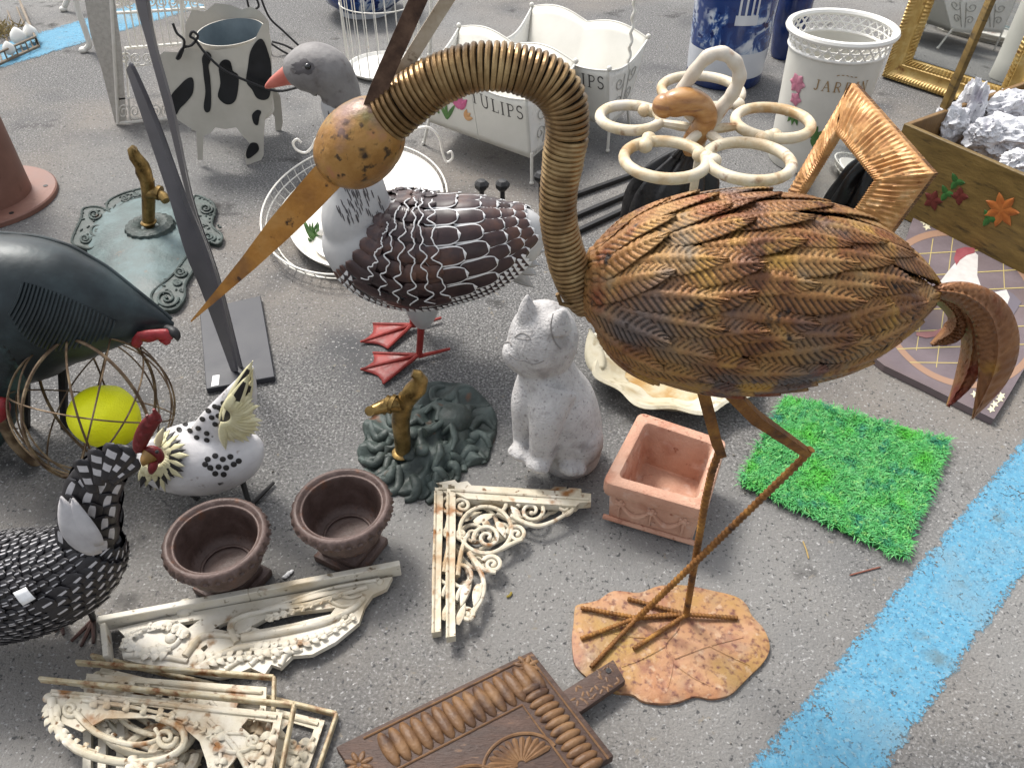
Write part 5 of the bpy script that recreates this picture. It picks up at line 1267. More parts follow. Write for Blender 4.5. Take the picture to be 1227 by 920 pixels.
# lettering, flowers, seam on the front; scrolls on the end
Lw = (TFR - TFL).length; Hh = (TFR - BFR).length
tf = lambda x, y, h: ff(.72 + x / Lw, .78 + y / Hh, sgn * (.0016 + h))
letters('TULIPS', tf, Lw * .098, .16).build('lettering', m_grime, fpan, smooth=0)
w = MB(); w.tube([ff(.5, t / 10, sgn * .002) for t in range(11)], .002, n=6); w.build('seam', m_plant, fpan)
def petal(f, s0, t0, ang, L, wd, mt, name, par, k=1):
    w = MB()
    for j in range(k):
        a = ang + (j - (k - 1) / 2) * .5; p0 = f(s0, t0, sgn * .0025); p1 = f(s0 + L * math.sin(a) / Lw, t0 + L * math.cos(a) / Hh, sgn * .0025)
        nr = (f(s0, t0, sgn * .02) - f(s0, t0, 0)).normalized(); leafy(w, p0, p1, wd, nr, curl=.001)
    w.build(name, mt, par)
m_tul = mat('pink_tulip_paint', [(.3, '#c2477a'), (.7, '#df78a2')], scale=30, rough=.5, k=.68)
petal(ff, .36, .50, .1, .060, .014, m_tul, 'tulip', fpan, 4); petal(ff, .14, .42, -.6, .05, .010, m_orp, 'tulip', fpan, 3); petal(ff, .40, .34, .9, .04, .010, m_orp, 'tulip', fpan, 3); petal(ff, .06, .72, -.2, .03, .009, m_orp, 'tulip', fpan, 3)
petal(ff, .20, .2, .2, .10, .008, m_gleaf, 'leaf_spray', fpan, 3); petal(ff, .13, .25, -.5, .08, .007, m_gleaf, 'leaf_spray', fpan, 2)
ew = (TBR - TFR).length
sge = 1 if ((BBR - BFR).cross(TFR - BFR)).x > 0 else -1
ef = lambda x, y: fr_(x, y, sge * .003)
m_scr = mat('pale_grey_scroll', '#b9b6ae', rough=.5, k=.7)
w = MB()
for cx_, cy_, r_, a0, tn in ((.30, .72, .13, 0, -1.2), (.70, .72, .13, PI, 1.2), (.3, .36, .13, 0, 1.2), (.7, .36, .13, PI, -1.2)):
    w.tube(sspiral(ef, cx_, cy_, r_, tn, a0, .25, 26), .0018, n=6)
for sx_ in (-1, 1): w.tube([ef(.5 + sx_ * (.07 + .0 * t), .15 + .7 * t / 10) for t in range(11)], .0018, n=6)
w.build('scroll', m_scr, epan)
sh_ = G(728, 183) - G(637, 222)
tp2 = dup(tpl, tpl.location + V((sh_.x, sh_.y, 0)), 'cream metal TULIPS planter further back, with a twisted upright post at its right end')
w = MB(); p = tp2.location - tpl.location; a = fr_(.5, 1.0) + p; o_ = V((0, 0, 0))
tw = [a + V((.004 * math.cos(i * 1.2), .004 * math.sin(i * 1.2), i * .01 - .02)) for i in range(46)]; w.tube(tw, .006, n=8)
w.build('post', m_white2, tp2)

# ---- bird cage with a white dish floor
pcg = PL(462, 92)
cg = thing('bird_cage', G(462, 84), 'white wire bird cage with a round white floor dish', 'bird cage')
cr_ = 44 * mpp(G(462, 84))
w = MB(); w.lathe([(0, .004), (cr_ * .9, .004), (cr_, .018), (cr_ * 1.03, .026), (cr_ * .97, .028), (cr_ * .9, .016), (0, .014)], n=56, c=cg.location); w.build('floor_dish', m_white, cg)
w = MB()
for i in range(22):
    a = 2 * PI * (i + .5) / 22; p = cg.location + V((cr_ * math.cos(a), cr_ * math.sin(a), .02)); w.tube([p, p + V((0, 0, .62))], .0022, n=6)
for z in (.3, .62): w.tube([cg.location + V((cr_ * math.cos(a), cr_ * math.sin(a), z)) for a in [2 * PI * i / 48 for i in range(48)]], .003, n=6, closed=True)
w.build('wire_cage', m_white2, cg)
pk = PL(515, 70); w = MB(); w.tube([pk.p(515, 66), pk.p(516, 30), pk.p(517, -40)], [.010, .0085, .0085], n=10); w.ell(pk.p(515, 66), .013)
tag(w.build('white_post', m_white2), 'plain white post standing just right of the bird cage', 'post')

# ---- blue and white porcelain
def porcelain():
    m = mat('blue_white_porcelain', [(.42, '#1f3c7c'), (.49, '#3f64a6'), (.53, '#b9c8dd'), (.60, '#dfe5ee')], scale=9, detail=9, dist=1.2, rough=.15, k=.72, coat=.5, rvar=.03, speck=[('#172a66', 26, .56, .62), ('#22407f', 5, .5, .58)]); return m
m_porc = porcelain(); m_porw = mat('white_porcelain', [(.3, '#d9dde4'), (.7, '#e8ebf0')], scale=6, rough=.15, k=.72, coat=.5, rvar=.03); m_porb = mat('navy_glaze', [(.3, '#182a5c'), (.7, '#27407d')], scale=14, rough=.18, k=.75, coat=.5, rvar=.03)
vc = G(866, 93); vr = 47 * mpp(G(866, 93))
vs_ = thing('porcelain_umbrella_stand', vc, 'tall blue and white porcelain umbrella stand behind the ring stand', 'umbrella stand')
w = MB(); w.lathe([(0, .002), (vr * .90, .002), (vr * .93, .01), (vr * .94, .05)], n=64, c=vc); w.build('foot_band', m_porb, vs_)
w = MB(); w.lathe([(vr * .94, .05), (vr * .955, .10), (vr * .96, .16)], n=64, c=vc); w.build('white_band', m_porw, vs_)
w = MB(); w.lathe([(vr * .96, .16), (vr * .98, .3), (vr, .5), (vr * 1.0, .62), (vr * .93, .62), (vr * .9, .3), (0, .05)], n=64, c=vc); bodp = w.build('body', m_porc, vs_)
def onv(a, z, h=.001): return V((vc.x + (vr * lerp(.96, 1.0, (z - .16) / .34) + h) * math.sin(a), vc.y - (vr * lerp(.96, 1.0, (z - .16) / .34) + h) * math.cos(a), z))
w = MB()
for a0, z0, a1, z1 in ((-.2, .28, .35, .32), (-.15, .32, -.1, .40), (.0, .32, .05, .40), (.15, .32, .20, .40), (.28, .32, .33, .40), (-.22, .40, .38, .42), (.02, .42, .16, .46)):
    w.grid([[onv(lerp(a0, a1, i / 8), lerp(z0, z1, j), .0012) for j in (0, 1)] for i in range(9)])
w.build('painted_pavilion', m_porw, bodp)
bc_ = G(438, 14); br_ = 50 * mpp(G(438, 14))
bw = thing('porcelain_planter', bc_, 'round blue and white porcelain planter at the top edge behind the bird cage', 'planter')
w = MB(); w.lathe([(0, .002), (br_ * .62, .002), (br_ * .66, .03)], n=48, c=bc_); w.build('foot', m_porw, bw)
w = MB(); w.lathe([(br_ * .66, .03), (br_ * .9, .07), (br_ * 1.05, .15), (br_ * 1.05, .24), (br_ * .95, .24), (br_ * .8, .1), (0, .05)], n=56, c=bc_); w.build('body', m_porc, bw)
dv_ = G(938, 68); w = MB(); w.lathe([(0, .002), (.055, .002), (.062, .02), (.080, .18), (.085, .34), (.06, .44), (.066, .47), (.05, .47), (.05, .3), (0, .3)], n=40, c=dv_); tag(w.build('dark_vase', m_porb), 'slim dark navy vase standing close behind the blue and white umbrella stand', 'vase')

# ---- JARDIN bucket
jc = G(968, 190); pj = PL(968, 190); jz = pj.p(1017, 32).z; jr = 62 * mpp(pj.p(1017, 32)); jb = 46 * mpp(jc)
jd = thing('florist_bucket', jc, 'tall white florist bucket lettered JARDIN with a pierced lattice rim', 'bucket')
jR = lambda z: lerp(jb, jr * .93, z / jz)
w = MB(); zc = jz * .86
w.lathe([(0, .002), (jb, .002), (jb * 1.02, .008)] + [(jR(z), z) for z in (jz * .2, jz * .5, jz * .7, zc)] + [(jR(zc) + .004, zc + .003), (jR(zc) - .003, zc + .006), (jR(zc) - .004, zc - .004), (jb * .95, .02), (0, .02)], n=64, c=jc); jbod = w.build('body', m_plant, jd)
w = MB(); n = 30
for s in (1, -1):
    for i in range(n):
        a0 = 2 * PI * i / n; a1 = a0 + s * 2 * PI / n * 1.6
        w.tube([jc + V((lerp(jR(zc), jr * .97, t) * math.cos(lerp(a0, a1, t)), lerp(jR(zc), jr * .97, t) * math.sin(lerp(a0, a1, t)), lerp(zc, jz * .985, t))) for t in (0, .25, .5, .75, 1)], .0036, n=5)
for z, r, th in ((zc + .004, jR(zc) + .001, .0065), (jz * .925, lerp(jR(zc), jr * .97, .5), .003), (jz * .99, jr, .012)):
    w.tube([jc + V((r * math.cos(a), r * math.sin(a), z)) for a in [2 * PI * i / 64 for i in range(64)]], th, n=8, closed=True)
w.build('lattice_rim', m_white, jd)
jf = lambda a0, z0: (lambda x, y, h: jc + V(((jR(z0 + y) + .001 + h) * math.sin(a0 + x / jR(z0)), -(jR(z0 + y) + .001 + h) * math.cos(a0 + x / jR(z0)), z0 + y)))
m_goldl = mat('tan_lettering', '#a98a5e', rough=.6, k=.7)
letters('JARDIN', jf(-.05, jz * .695), jr * .20, .2).build('lettering', m_goldl, jbod, smooth=0)
def jflower(a, z, mt, name, L, wd, n_, a_0=0, a_1=2 * PI):
    w = MB(); f = jf(a, z)
    for k in range(n_):
        an = lerp(a_0, a_1, k / n_); leafy(w, f(0, 0, .001), f(L * math.cos(an), L * math.sin(an), .001), wd, V((math.sin(a), -math.cos(a), 0)))
    w.build(name, mt, jbod)
jflower(-1.05, jz * .66, m_pinkp, 'rose', .035, .016, 6); jflower(-1.0, jz * .55, m_pinkp, 'rose', .025, .012, 5); jflower(-.95, jz * .46, m_gleaf, 'leaf_spray', .05, .009, 6, -2.5, .3); jflower(-.4, jz * .30, m_gleaf, 'leaf_spray', .05, .010, 5, -1, 2); jflower(.95, jz * .5, m_pinkp, 'rose', .02, .010, 5)
w = MB(); f = jf(-.05, jz * .775)
for k in range(5): w.tube([f(-.03 + k * .015, .004 * math.sin(k), .001), f(-.022 + k * .015, .004 * math.sin(k + 1), .001)], .0012, n=5)
w.build('ornament', m_goldl, jbod)

# ---- ring stand for umbrellas
m_rope = mat('cream_brown_cast_rope', [(.3, '#c9a472'), (.48, '#e8d8b8'), (.7, '#f3eadb')], scale=10, detail=5, rough=.5, bump=.3, bscale=70, k=.68, speck=[('#8a5a30', 24, .62, .74)])
m_ropew = mat('whitewashed_cast_rope', [(.3, '#d9c9b4'), (.7, '#efe8da')], scale=14, rough=.5, bump=.3, bscale=70, k=.7, speck=[('#b98a60', 20, .64, .76)])
prs = PL(815, 322); rz = prs.p(843, 156).z
rs = thing('ring_umbrella_stand', prs.o, 'cream cast iron umbrella stand with five rope rings and a loop handle', 'umbrella stand')
ctr = G(843, 156, rz)
for x, y, r in ((755, 141, 36), (797, 191, 49), (897, 193, 50), (926, 147, 44), (840, 109, 47)):
    c_ = G(x, y, rz); r_ = r * mpp(c_); w = MB()
    ry_ = r_ * 1.0
    w.tube([c_ + V((r_ * math.cos(a), ry_ * math.sin(a), 0)) for a in [2 * PI * i / 40 for i in range(40)]], .0150, n=12, closed=True)
    d_ = (ctr - c_); d_.z = 0; e_ = d_.normalized()
    if d_.length > r_: w.tube([c_ + e_ * (r_ * .98), c_ + e_ * (r_ + (d_.length - r_) * .5), ctr], [.010, .014, .012], n=8)
    s_ = V((-e_.y, e_.x, 0)); an = c_ + e_ * r_ * .55 + s_ * r_ * .82
    for k in (-1, 0, 1): w.ell(an + (s_ * .3 + e_).normalized() * (.022 * k), (.021, .021, .019), nu=8, nv=10)
    w.build('ring', m_rope, rs)
w = MB(); w.tube([V((prs.o.x, prs.o.y, .01)), ctr], .012, n=10); w.build('pole', m_rope, rs)
w = MB(); w.lathe([(0, .001), (.12, .001), (.125, .012), (.09, .024), (.03, .034), (0, .036)], n=40, c=prs.o); w.build('base', m_rope, rs)
w = MB(); P9 = PL(815, 322); hp = spline([(850, 158), (832, 140), (814, 118), (828, 92), (846, 70), (864, 64), (880, 74), (886, 92), (878, 112), (864, 130), (850, 158)], 60)
w.tube([P9.p(x, y, .02) for x, y in hp], [.0185 + .0014 * math.sin(i * 1.1) for i in range(60)], n=10); w.build('loop_handle', m_ropew, rs)

# ---- folded black umbrella with bamboo handle
m_bam = mat('tan_bamboo_handle', [(.3, '#9a6634'), (.55, '#c08c52'), (.75, '#d0a470')], scale=12, detail=5, rough=.35, k=.7, coat=.3, stretch=(1, 1, 4), speck=[('#8a5a44', 14, .6, .74)])
m_cloth = mat('black_umbrella_cloth', [(.3, '#0d0c0d'), (.7, '#1f1d1f')], scale=30, rough=.35, k=.8, bump=.3)
pm = PL(790, 305); um = thing('folded_umbrella', pm.o, 'folded black umbrella with a curled tan handle standing in the ring stand', 'umbrella')
w = MB(); ur_ = 14
rows = []; axs = spline([(829, 172, 7), (822, 186, 24), (814, 208, 42), (803, 240, 50), (790, 285, 46), (780, 320, 26)], 24)
for i, (x, y, r) in enumerate(axs):
    c_ = pm.p(x, y, .01); rr_ = pm.r(x, y, r); row = []
    for j in range(64):
        a = 2 * PI * j / 64; f_ = 1 + .26 * (abs(math.sin(4.5 * a + i * .05)) - .5) * min(1, i / 5) + .05 * math.sin(11 * a + i * .6); row.append(c_ + V((rr_ * f_ * math.cos(a), rr_ * f_ * .7 * math.sin(a), 0)))
    rows.append(row)
w.grid(rows, cv=True); w.f.append(tuple(range(64))); w.m.append(0); w.f.append(tuple(len(w.v) - 64 + i for i in range(64))); w.m.append(0)
w.build('canopy', m_cloth, um, smooth=60)
w = MB()
for k in range(9):
    a = lerp(-2.6, -.2, k / 8); w.tube([pm.p(829 + 5 * math.cos(a), 170 + 2 * math.sin(a), -.01), pm.p(826 + 22 * math.cos(a), 184 - 6 * math.sin(a), -.02)], [.004, .006], n=6); w.ell(pm.p(826 + 22 * math.cos(a), 184 - 6 * math.sin(a), -.022), .0055, nu=6, nv=8)
w.build('rib_tip', m_black, um)
w = MB(); hh = spline([(828, 184, 8), (829, 172, 12), (838, 158, 13), (846, 142, 13), (840, 128, 14), (824, 122, 16), (808, 124, 16), (798, 126, 13)], 40); w.tube([pm.p(x, y, -.085) for x, y, r in hh], [pm.r(x, y, r) for x, y, r in hh], n=14); w.ell(pm.p(796, 127, -.085), pm.r(796, 127, 14)); w.build('handle', m_bam, um)

# ---- black rods and pokers behind the goose
for (x0, y0, x1, y1), lb_ in (((664, 243, 790, 198), 'black iron rod furthest back of the three lying left of the umbrella'), ((664, 270, 790, 217), 'black iron rod between the two other rods left of the umbrella'), ((664, 290, 790, 232), 'black iron rod nearest of the three lying left of the umbrella')):
    w = MB(); w.tube([G(x0, y0, .012), G(x1, y1, .012)], .0105, n=4, phase=PI / 4); tag(w.build('iron_rod', m_black, smooth=20), lb_, 'iron rod', 'black rods left of the umbrella')
for x, y, lb_ in ((577, 222, 'black faceted knob poker standing behind the goose back, left one'), (602, 222, 'black faceted knob poker standing behind the goose tail, middle one'), (648, 212, 'black faceted knob poker half hidden behind the crane neck')):
    P = PL(x + 1, y + 60); w = MB(); t = thing('knob_poker', P.o, lb_, 'poker', 'black pokers with faceted knobs'); p = P.p(x, y)
    w.lathe([(0, .018), (.014, .016), (.024, .006), (.022, -.006), (.010, -.020), (0, -.022)], n=7, c=p); w.build('knob', m_black, t, smooth=10)
    w = MB(); w.tube([P.o + V((0, 0, .002)), p - V((0, 0, .016))], .0075, n=8); w.build('stem', m_black, t)

# ---- framed mirrors
m_gold = mat('gilt_frame', [(.3, '#a06c40'), (.55, '#c9965e'), (.75, '#e6c496')], scale=26, detail=6, rough=.38, metal=.22, k=.85, bump=.15, bscale=100, speck=[('#7d4a28', 34, .62, .74)])
m_gold2 = mat('pale_gilt_frame', [(.3, '#b08a4a'), (.55, '#cfae68'), (.75, '#e3cd92')], scale=20, detail=6, rough=.36, metal=.2, k=.8, speck=[('#8a5a30', 30, .63, .75)])
m_mir = bpy.data.materials.new('mirror_glass'); m_mir.use_nodes = True; b_ = m_mir.node_tree.nodes['Principled BSDF']; b_.inputs['Base Color'].default_value = (.78, .8, .79, 1); b_.inputs['Metallic'].default_value = 1; b_.inputs['Roughness'].default_value = .02
def frame(O, U_, V_, prof, rib=None, m=0, n=90):       # moulding swept round a rectangle; O corner, U_ and V_ edges
    u, v = U_.normalized(), V_.normalized(); N_ = u.cross(v).normalized(); a, c_ = U_.length, V_.length; w = MB()
    for sd in range(4):
        L_ = a if sd % 2 == 0 else c_; k = max(24, int(n * L_ / max(a, c_))); rows = []
        for i in range(k + 1):
            row = []
            for j, (d_, h_) in enumerate(prof):
                s_ = lerp(d_, L_ - d_, i / k); hh_ = h_ + (rib(s_, d_, j) if rib else 0)
                x, y = ((s_, d_), (a - d_, s_), (a - s_, c_ - d_), (d_, c_ - s_))[sd]; row.append(O + u * x + v * y + N_ * hh_)
            rows.append(row)
        w.grid(rows, m=m)
    return w, N_
def facing(O, U_, V_):                                   # orient so that the moulding rises towards the viewer
    return (O, U_, V_) if U_.cross(V_).dot(V((0, 0, H)) - O) > 0 else (O, V_, U_)
# ribbed gilt mirror leaning on the crate
nmz = V((-.95, -.29, .16)).normalized()
best = None
for i in range(300):                                     # slide along the sight line of the right corner until the lowest corner meets the ground
    C2_ = V((0, 0, H)) + ray(1117, 208) * (1.6 + i * .006)
    d_ = ray(1022, 100); C1_ = V((0, 0, H)) + d_ * ((C2_ - V((0, 0, H))).dot(nmz) / d_.dot(nmz))
    e1_ = C2_ - C1_; D_ = nmz.cross(e1_); D_ = D_ if D_.z < 0 else -D_; D_ = D_.normalized() * e1_.length * 1.15
    zl_ = min((C1_ + D_).z, (C2_ + D_).z)
    if zl_ > .004 and (best is None or zl_ < best[0]): best = (zl_, C1_, C2_, D_)
_, C1_, C2_, D_ = best
B2 = C2_ + D_
O_, U_, V_ = facing(C1_, C2_ - C1_, D_)
print('mirror', C1_, C2_, C2_ + D_, C1_ + D_, (C2_ - C1_).length)
mz = thing('ribbed_gilt_mirror', V((B2.x, B2.y, 0)), 'small mirror in a deep ribbed gilt frame leaning against the painted crate', 'framed mirror')
fwid = min(U_.length, V_.length) * .25
prf = [(0, -.02), (0, .004), (.004, .010), (fwid * .2, .024), (fwid * .45, .038), (fwid * .7, .047), (fwid * .80, .050), (fwid * .88, .056), (fwid * .97, .054), (fwid, .036)]
w, N_ = frame(O_, U_, V_, prf, lambda s, d, j: (.0040 * math.sin(s / .0165 * 2 * PI) if 2 <= j <= 5 else .002 * math.sin(s / .008 * 2 * PI) if j in (7, 8) else 0), n=380); w.build('frame', m_gold, mz, smooth=50)
q = [O_ + U_.normalized() * x + V_.normalized() * y for x, y in ((fwid * .95, fwid * .95), (U_.length - fwid * .95, fwid * .95), (U_.length - fwid * .95, V_.length - fwid * .95), (fwid * .95, V_.length - fwid * .95))]
w = MB(); w.hexa([p + N_ * .036 for p in q], [p + N_ * .042 for p in q]); w.build('glass', m_mir, mz, smooth=0)
q = [O_ + U_ * x + V_ * y for x, y in ((0, 0), (1, 0), (1, 1), (0, 1))]; w = MB(); w.hexa([p - N_ * .020 for p in q], [p - N_ * .007 for p in q]); w.build('backing', m_wood, mz, smooth=0)
# large gilt frame at the top right
Lc = G(1059, 92); Rc = G(1215, 143)
eb2 = Rc - Lc
up2 = (V((0, 0, 1)) * 1.0 + V((-eb2.y, eb2.x, 0)).normalized() * .10).normalized() * eb2.length * 1.15
O_, U_, V_ = facing(Lc + V((0, 0, .004)), eb2, up2)
gf = thing('gilt_framed_mirror', Lc + eb2 * .5, 'large beaded gilt framed mirror standing behind the crate', 'framed mirror')
fw2 = eb2.length * .17
prf = [(0, -.02), (0, .02), (fw2 * .05, .028), (fw2 * .16, .030), (fw2 * .24, .024), (fw2 * .34, .012), (fw2 * .55, .010), (fw2 * .68, .020), (fw2 * .74, .014), (fw2 * .78, .018), (fw2 * .95, .014), (fw2, -.004)]
w, N_ = frame(O_, U_, V_, prf, lambda s, d, j: (.004 * math.sin(s / .014 * 2 * PI) if j in (2, 3) else .0035 * math.sin(s / .016 * 2 * PI) if j in (9, 10) else 0), n=420); w.build('frame', m_gold2, gf, smooth=45)
q = [O_ + U_ * x + V_ * y for x, y in ((.15, .15), (.85, .15), (.85, .85), (.15, .85))]; w = MB(); w.hexa([p - N_ * .006 for p in q], [p + N_ * .002 for p in q]); w.build('glass', m_mir, gf, smooth=0)
q = [O_ + U_ * x + V_ * y for x, y in ((0.01, 0.01), (.99, 0.01), (.99, .99), (0.01, .99))]; w = MB(); w.hexa([p - N_ * .019 for p in q], [p - N_ * .007 for p in q]); w.build('backing', m_wood, gf, smooth=0)

# ---- painted wooden crate with crumpled newspaper
m_crate = mat('olive_brown_stained_wood', [(.3, '#6a5428'), (.55, '#8a6f38'), (.75, '#a3854a')], scale=7, detail=8, rough=.55, bump=.3, bscale=60, k=.62, stretch=(1, 1, 5), speck=[('#3c2f16', 12, .58, .74)])
m_crate2 = mat('bare_brown_wood', [(.3, '#7a5c34'), (.6, '#98764a'), (.8, '#aa8a5e')], scale=8, detail=8, rough=.6, bump=.3, bscale=60, k=.6, stretch=(4, 1, 1))
pcr = PL(1055, 246); zc_ = pcr.p(1083, 148).z
K0 = G(1083, 148, zc_); K1 = G(1260, 224, zc_); K3 = G(1183, 72, zc_)
fx_ = (K1 - K0).normalized(); sd_ = K3 - K0; sd_ = (sd_ - fx_ * sd_.dot(fx_))
if sd_.length < .2: sd_ = V((-fx_.y, fx_.x, 0)) * .4
Lf = (K1 - K0).length * 1.35; K1 = K0 + fx_ * Lf; K3 = K0 + sd_; K2 = K1 + sd_
cr8 = thing('painted_crate', V((K0.x, K0.y, 0)), 'olive brown wooden crate painted with orange flowers, holding crumpled newspaper', 'crate')
tk = .016; sn = sd_.normalized()
def board(a, c_, inw, z0, z1, name, m_):
    w = MB(); q = [a, c_, c_ + inw * tk, a + inw * tk]; w.hexa([V((p.x, p.y, z0)) for p in q], [V((p.x, p.y, z1)) for p in q], bev=.002, seg=1); return w.build(name, m_, cr8, smooth=30)
fb_ = board(K0, K1, sn, .002, zc_, 'front_board', m_crate); board(K3 - sn * tk, K2 - sn * tk, sn, .002, zc_, 'back_board', m_crate2)
board(K0 + sn * tk, K3 - sn * tk, fx_, .002, zc_, 'end_board', m_crate2); board(K1 + sn * tk, K2 - sn * tk, -fx_, .002, zc_, 'end_board', m_crate2)
w = MB(); q = [K0 + sn * tk + fx_ * tk, K1 + sn * tk - fx_ * tk, K2 - sn * tk - fx_ * tk, K3 - sn * tk + fx_ * tk]; w.hexa([V((p.x, p.y, .004)) for p in q], [V((p.x, p.y, .016)) for p in q]); w.build('bottom', m_crate2, cr8, smooth=0)
em = K0.lerp(K3, .30) - fx_ * .013
w = MB(); ptop = PL(0, 0); hpz = .95
w.hexa([em + V((-.008, -.02, -.10)), em + V((.008, -.02, -.10)), em + V((.008, .02, -.10)), em + V((-.008, .02, -.10))], [em + V((.02, -.016, .40)), em + V((.036, -.016, .40)), em + V((.036, .016, .40)), em + V((.02, .016, .40))], bev=.002); w.build('handle_post', m_crate, cr8, smooth=30)
w = MB(); e2_ = em + V((.03, 0, .40)); w.tube([e2_, e2_ + fx_ * Lf], .02, n=4, phase=PI / 4); w.build('handle_bar', m_crate, cr8, smooth=20)
def onc(s, z, h=.0012): return K0 + fx_ * s - sn * h + V((0, 0, z - zc_))
def flower(s, z, r, mt, name, n_=6, wd=.012):
    w = MB()
    for k in range(n_):
        an = k * 2 * PI / n_ + .3; leafy(w, onc(s, z), onc(s + r * math.cos(an), z + r * math.sin(an)), wd, -sn)
    w.build(name, mt, fb_)
m_of = mat('orange_flower_paint', [(.3, '#a8551a'), (.7, '#c97a35')], scale=30, rough=.6, k=.7); m_rf = mat('dark_red_paint', '#6e2a20', rough=.6, k=.7); m_gf = mat('green_leaf_paint', [(.3, '#2c5a24'), (.7, '#3f7a33')], rough=.6, k=.7)
def spx(px, py):                                        # where a sight line meets the front board
    d_ = ray(px, py); t = (K0 - V((0, 0, H))).dot(sn) / d_.dot(sn); p = V((0, 0, H)) + d_ * t; return (p - K0).dot(fx_), p.z
for px, py, r, mt, nm, n_, wd in ((1200, 252, .055, m_of, 'painted_flower', 7, .014), (1150, 235, .03, m_rf, 'painted_flower', 4, .012), (1146, 218, .03, m_gf, 'painted_leaf', 3, .010), (1134, 232, .03, m_gf, 'painted_leaf', 3, .010), (1185, 262, .03, m_gf, 'painted_leaf', 3, .010), (1118, 240, .035, m_rf, 'painted_flower', 5, .012)):
    s_, z_ = spx(px, py); flower(s_, max(.03, z_), r, mt, nm, n_, wd)
m_news = mat('crumpled_newsprint', [(.3, '#c6c6cb'), (.5, '#e2e2e5'), (.7, '#eeeef0')], scale=14, detail=5, rough=.8, k=.8, speck=[('#8a8a92', 90, .62, .68), ('#b5b0bb', 9, .6, .7)])
def crumple(px, py, z, r, sq_, seed, label):
    bm = bmesh.new(); bmesh.ops.create_icosphere(bm, subdivisions=5, radius=1)
    for v in bm.verts:
        n_ = v.co.normalized(); d_ = 0
        for k in range(4): d_ += abs(NZ.noise(n_ * (1.5 * 1.7 ** k) + V((seed, k * 3, 0)))) * (.52 / 1.75 ** k)
        v.co = V((n_.x * sq_[0], n_.y * sq_[1], n_.z * sq_[2])) * (r * (1.15 - d_))
    c_ = G(px, py, z)
    for v in bm.verts: v.co = v.co + c_
    w = MB(); w.bmadd(bm); tag(w.build('crumpled_newspaper', m_news, smooth=18), label, 'newspaper', 'newspaper in the painted crate')
pz = zc_ - .05
crumple(1160, 135, pz + .01, .085, (.55, .6, 1.5), 2, 'crumpled newspaper bundle standing tallest in the crate')
crumple(1137, 150, pz - .01, .075, (.8, .8, 1.0), 5, 'crumpled newspaper ball at the left corner of the crate')
crumple(1205, 165, pz - .02, .13, (1.05, .8, .55), 8, 'wide crumpled newspaper sheet along the front of the crate')
crumple(1180, 158, pz + .02, .055, (.9, .8, .8), 21, 'small crumpled newspaper ball in the middle of the crate')
crumple(1222, 195, pz + .005, .06, (1.0, .8, .7), 33, 'small crumpled newspaper ball at the right edge of the picture in the crate')
crumple(1205, 130, pz + .0, .09, (1.2, .8, .7), 11, 'crumpled newspaper ball at the back of the crate by the frame edge')

# ---- painted slate plaque with a rooster
m_slate2 = mat('mauve_grey_slate', [(.3, '#6f6266'), (.55, '#837579'), (.75, '#948689')], scale=6, detail=7, rough=.7, bump=.3, bscale=60, k=.6, speck=[('#7b6a66', 3, .5, .7)])
m_ring_ = mat('tan_painted_ring', '#b08b72', rough=.7, k=.6); m_yl = mat('yellow_painted_line', '#c9b676', rough=.7, k=.65); m_wf = mat('cream_painted_flower', '#e6e0c0', rough=.7, k=.68); m_wp = mat('white_rooster_paint', [(.3, '#cfcac6'), (.7, '#e4dfda')], scale=40, rough=.7, k=.68); m_rp = mat('dull_red_paint', [(.3, '#8f3f48'), (.7, '#a85a60')], scale=30, rough=.7, k=.68); m_lp = mat('dusky_pink_paint', '#a3716e', rough=.7, k=.65); m_gt = mat('grey_tail_paint', '#777079', rough=.7, k=.65)
zs = .022
pq = [G(x, y, zs) for x, y in ((1042, 424), (1191, 502), (1300, 330), (1100, 244))]
pqt = thing('rooster_plaque', V((sum(p.x for p in pq) / 4, sum(p.y for p in pq) / 4, 0)), 'mauve slate plaque painted with a white rooster inside a ring on yellow grid', 'painted plaque')
# keep clear of the crate: tilt up very slightly at the back
w = MB(); oc = [(1042, 424), (1060, 438), (1110, 462), (1150, 482), (1191, 502), (1206, 478), (1240, 420), (1300, 330), (1240, 300), (1190, 277), (1155, 264), (1130, 248), (1106, 243), (1094, 262), (1070, 330)]
w.prism([oc], flat(zs), .002, zs); slab = w.build('slab', m_slate2, pqt, smooth=0)
zl = [0]
def paint(polys, mt, name, lift):
    w = MB()
    for po in polys:
        n0 = len(w.v); w.add([G(x, y, zs + lift) for x, y in po], [tuple(range(len(po)))])
    w.build(name, mt, slab, smooth=0)
cx_, cy_ = 1150, 370
pa = lambda a, r: (cx_ + r * (95 * math.cos(a) + 12 * math.sin(a)), cy_ + r * (92 * math.sin(a) + 4 * math.cos(a)))
w = MB(); w.grid([[G(*pa(2 * PI * i / 90, r), zs + .0006) for r in (.95, 1.03)] for i in range(90)], cu=True); w.build('painted_ring', m_ring_, slab, smooth=0)
polys = []
def inside(x, y):
    dx_, dy_ = x - cx_, y - cy_; dy2 = dy_ - dx_ * .04; return (dx_ / 92) ** 2 + (dy2 / 90) ** 2 < 1
lines = [((1118, 286), (1098, 420)), ((1142, 284), (1122, 440)), ((1168, 284), (1160, 450)), ((1201, 290), (1208, 440)), ((1225, 300), (1240, 420)), ((1085, 305), (1240, 296)), ((1075, 332), (1240, 322)), ((1070, 352), (1240, 344)), ((1070, 372), (1240, 366)), ((1070, 398), (1240, 390)), ((1075, 418), (1240, 412)), ((1090, 434), (1240, 436)), ((1093, 300), (1070, 400))]
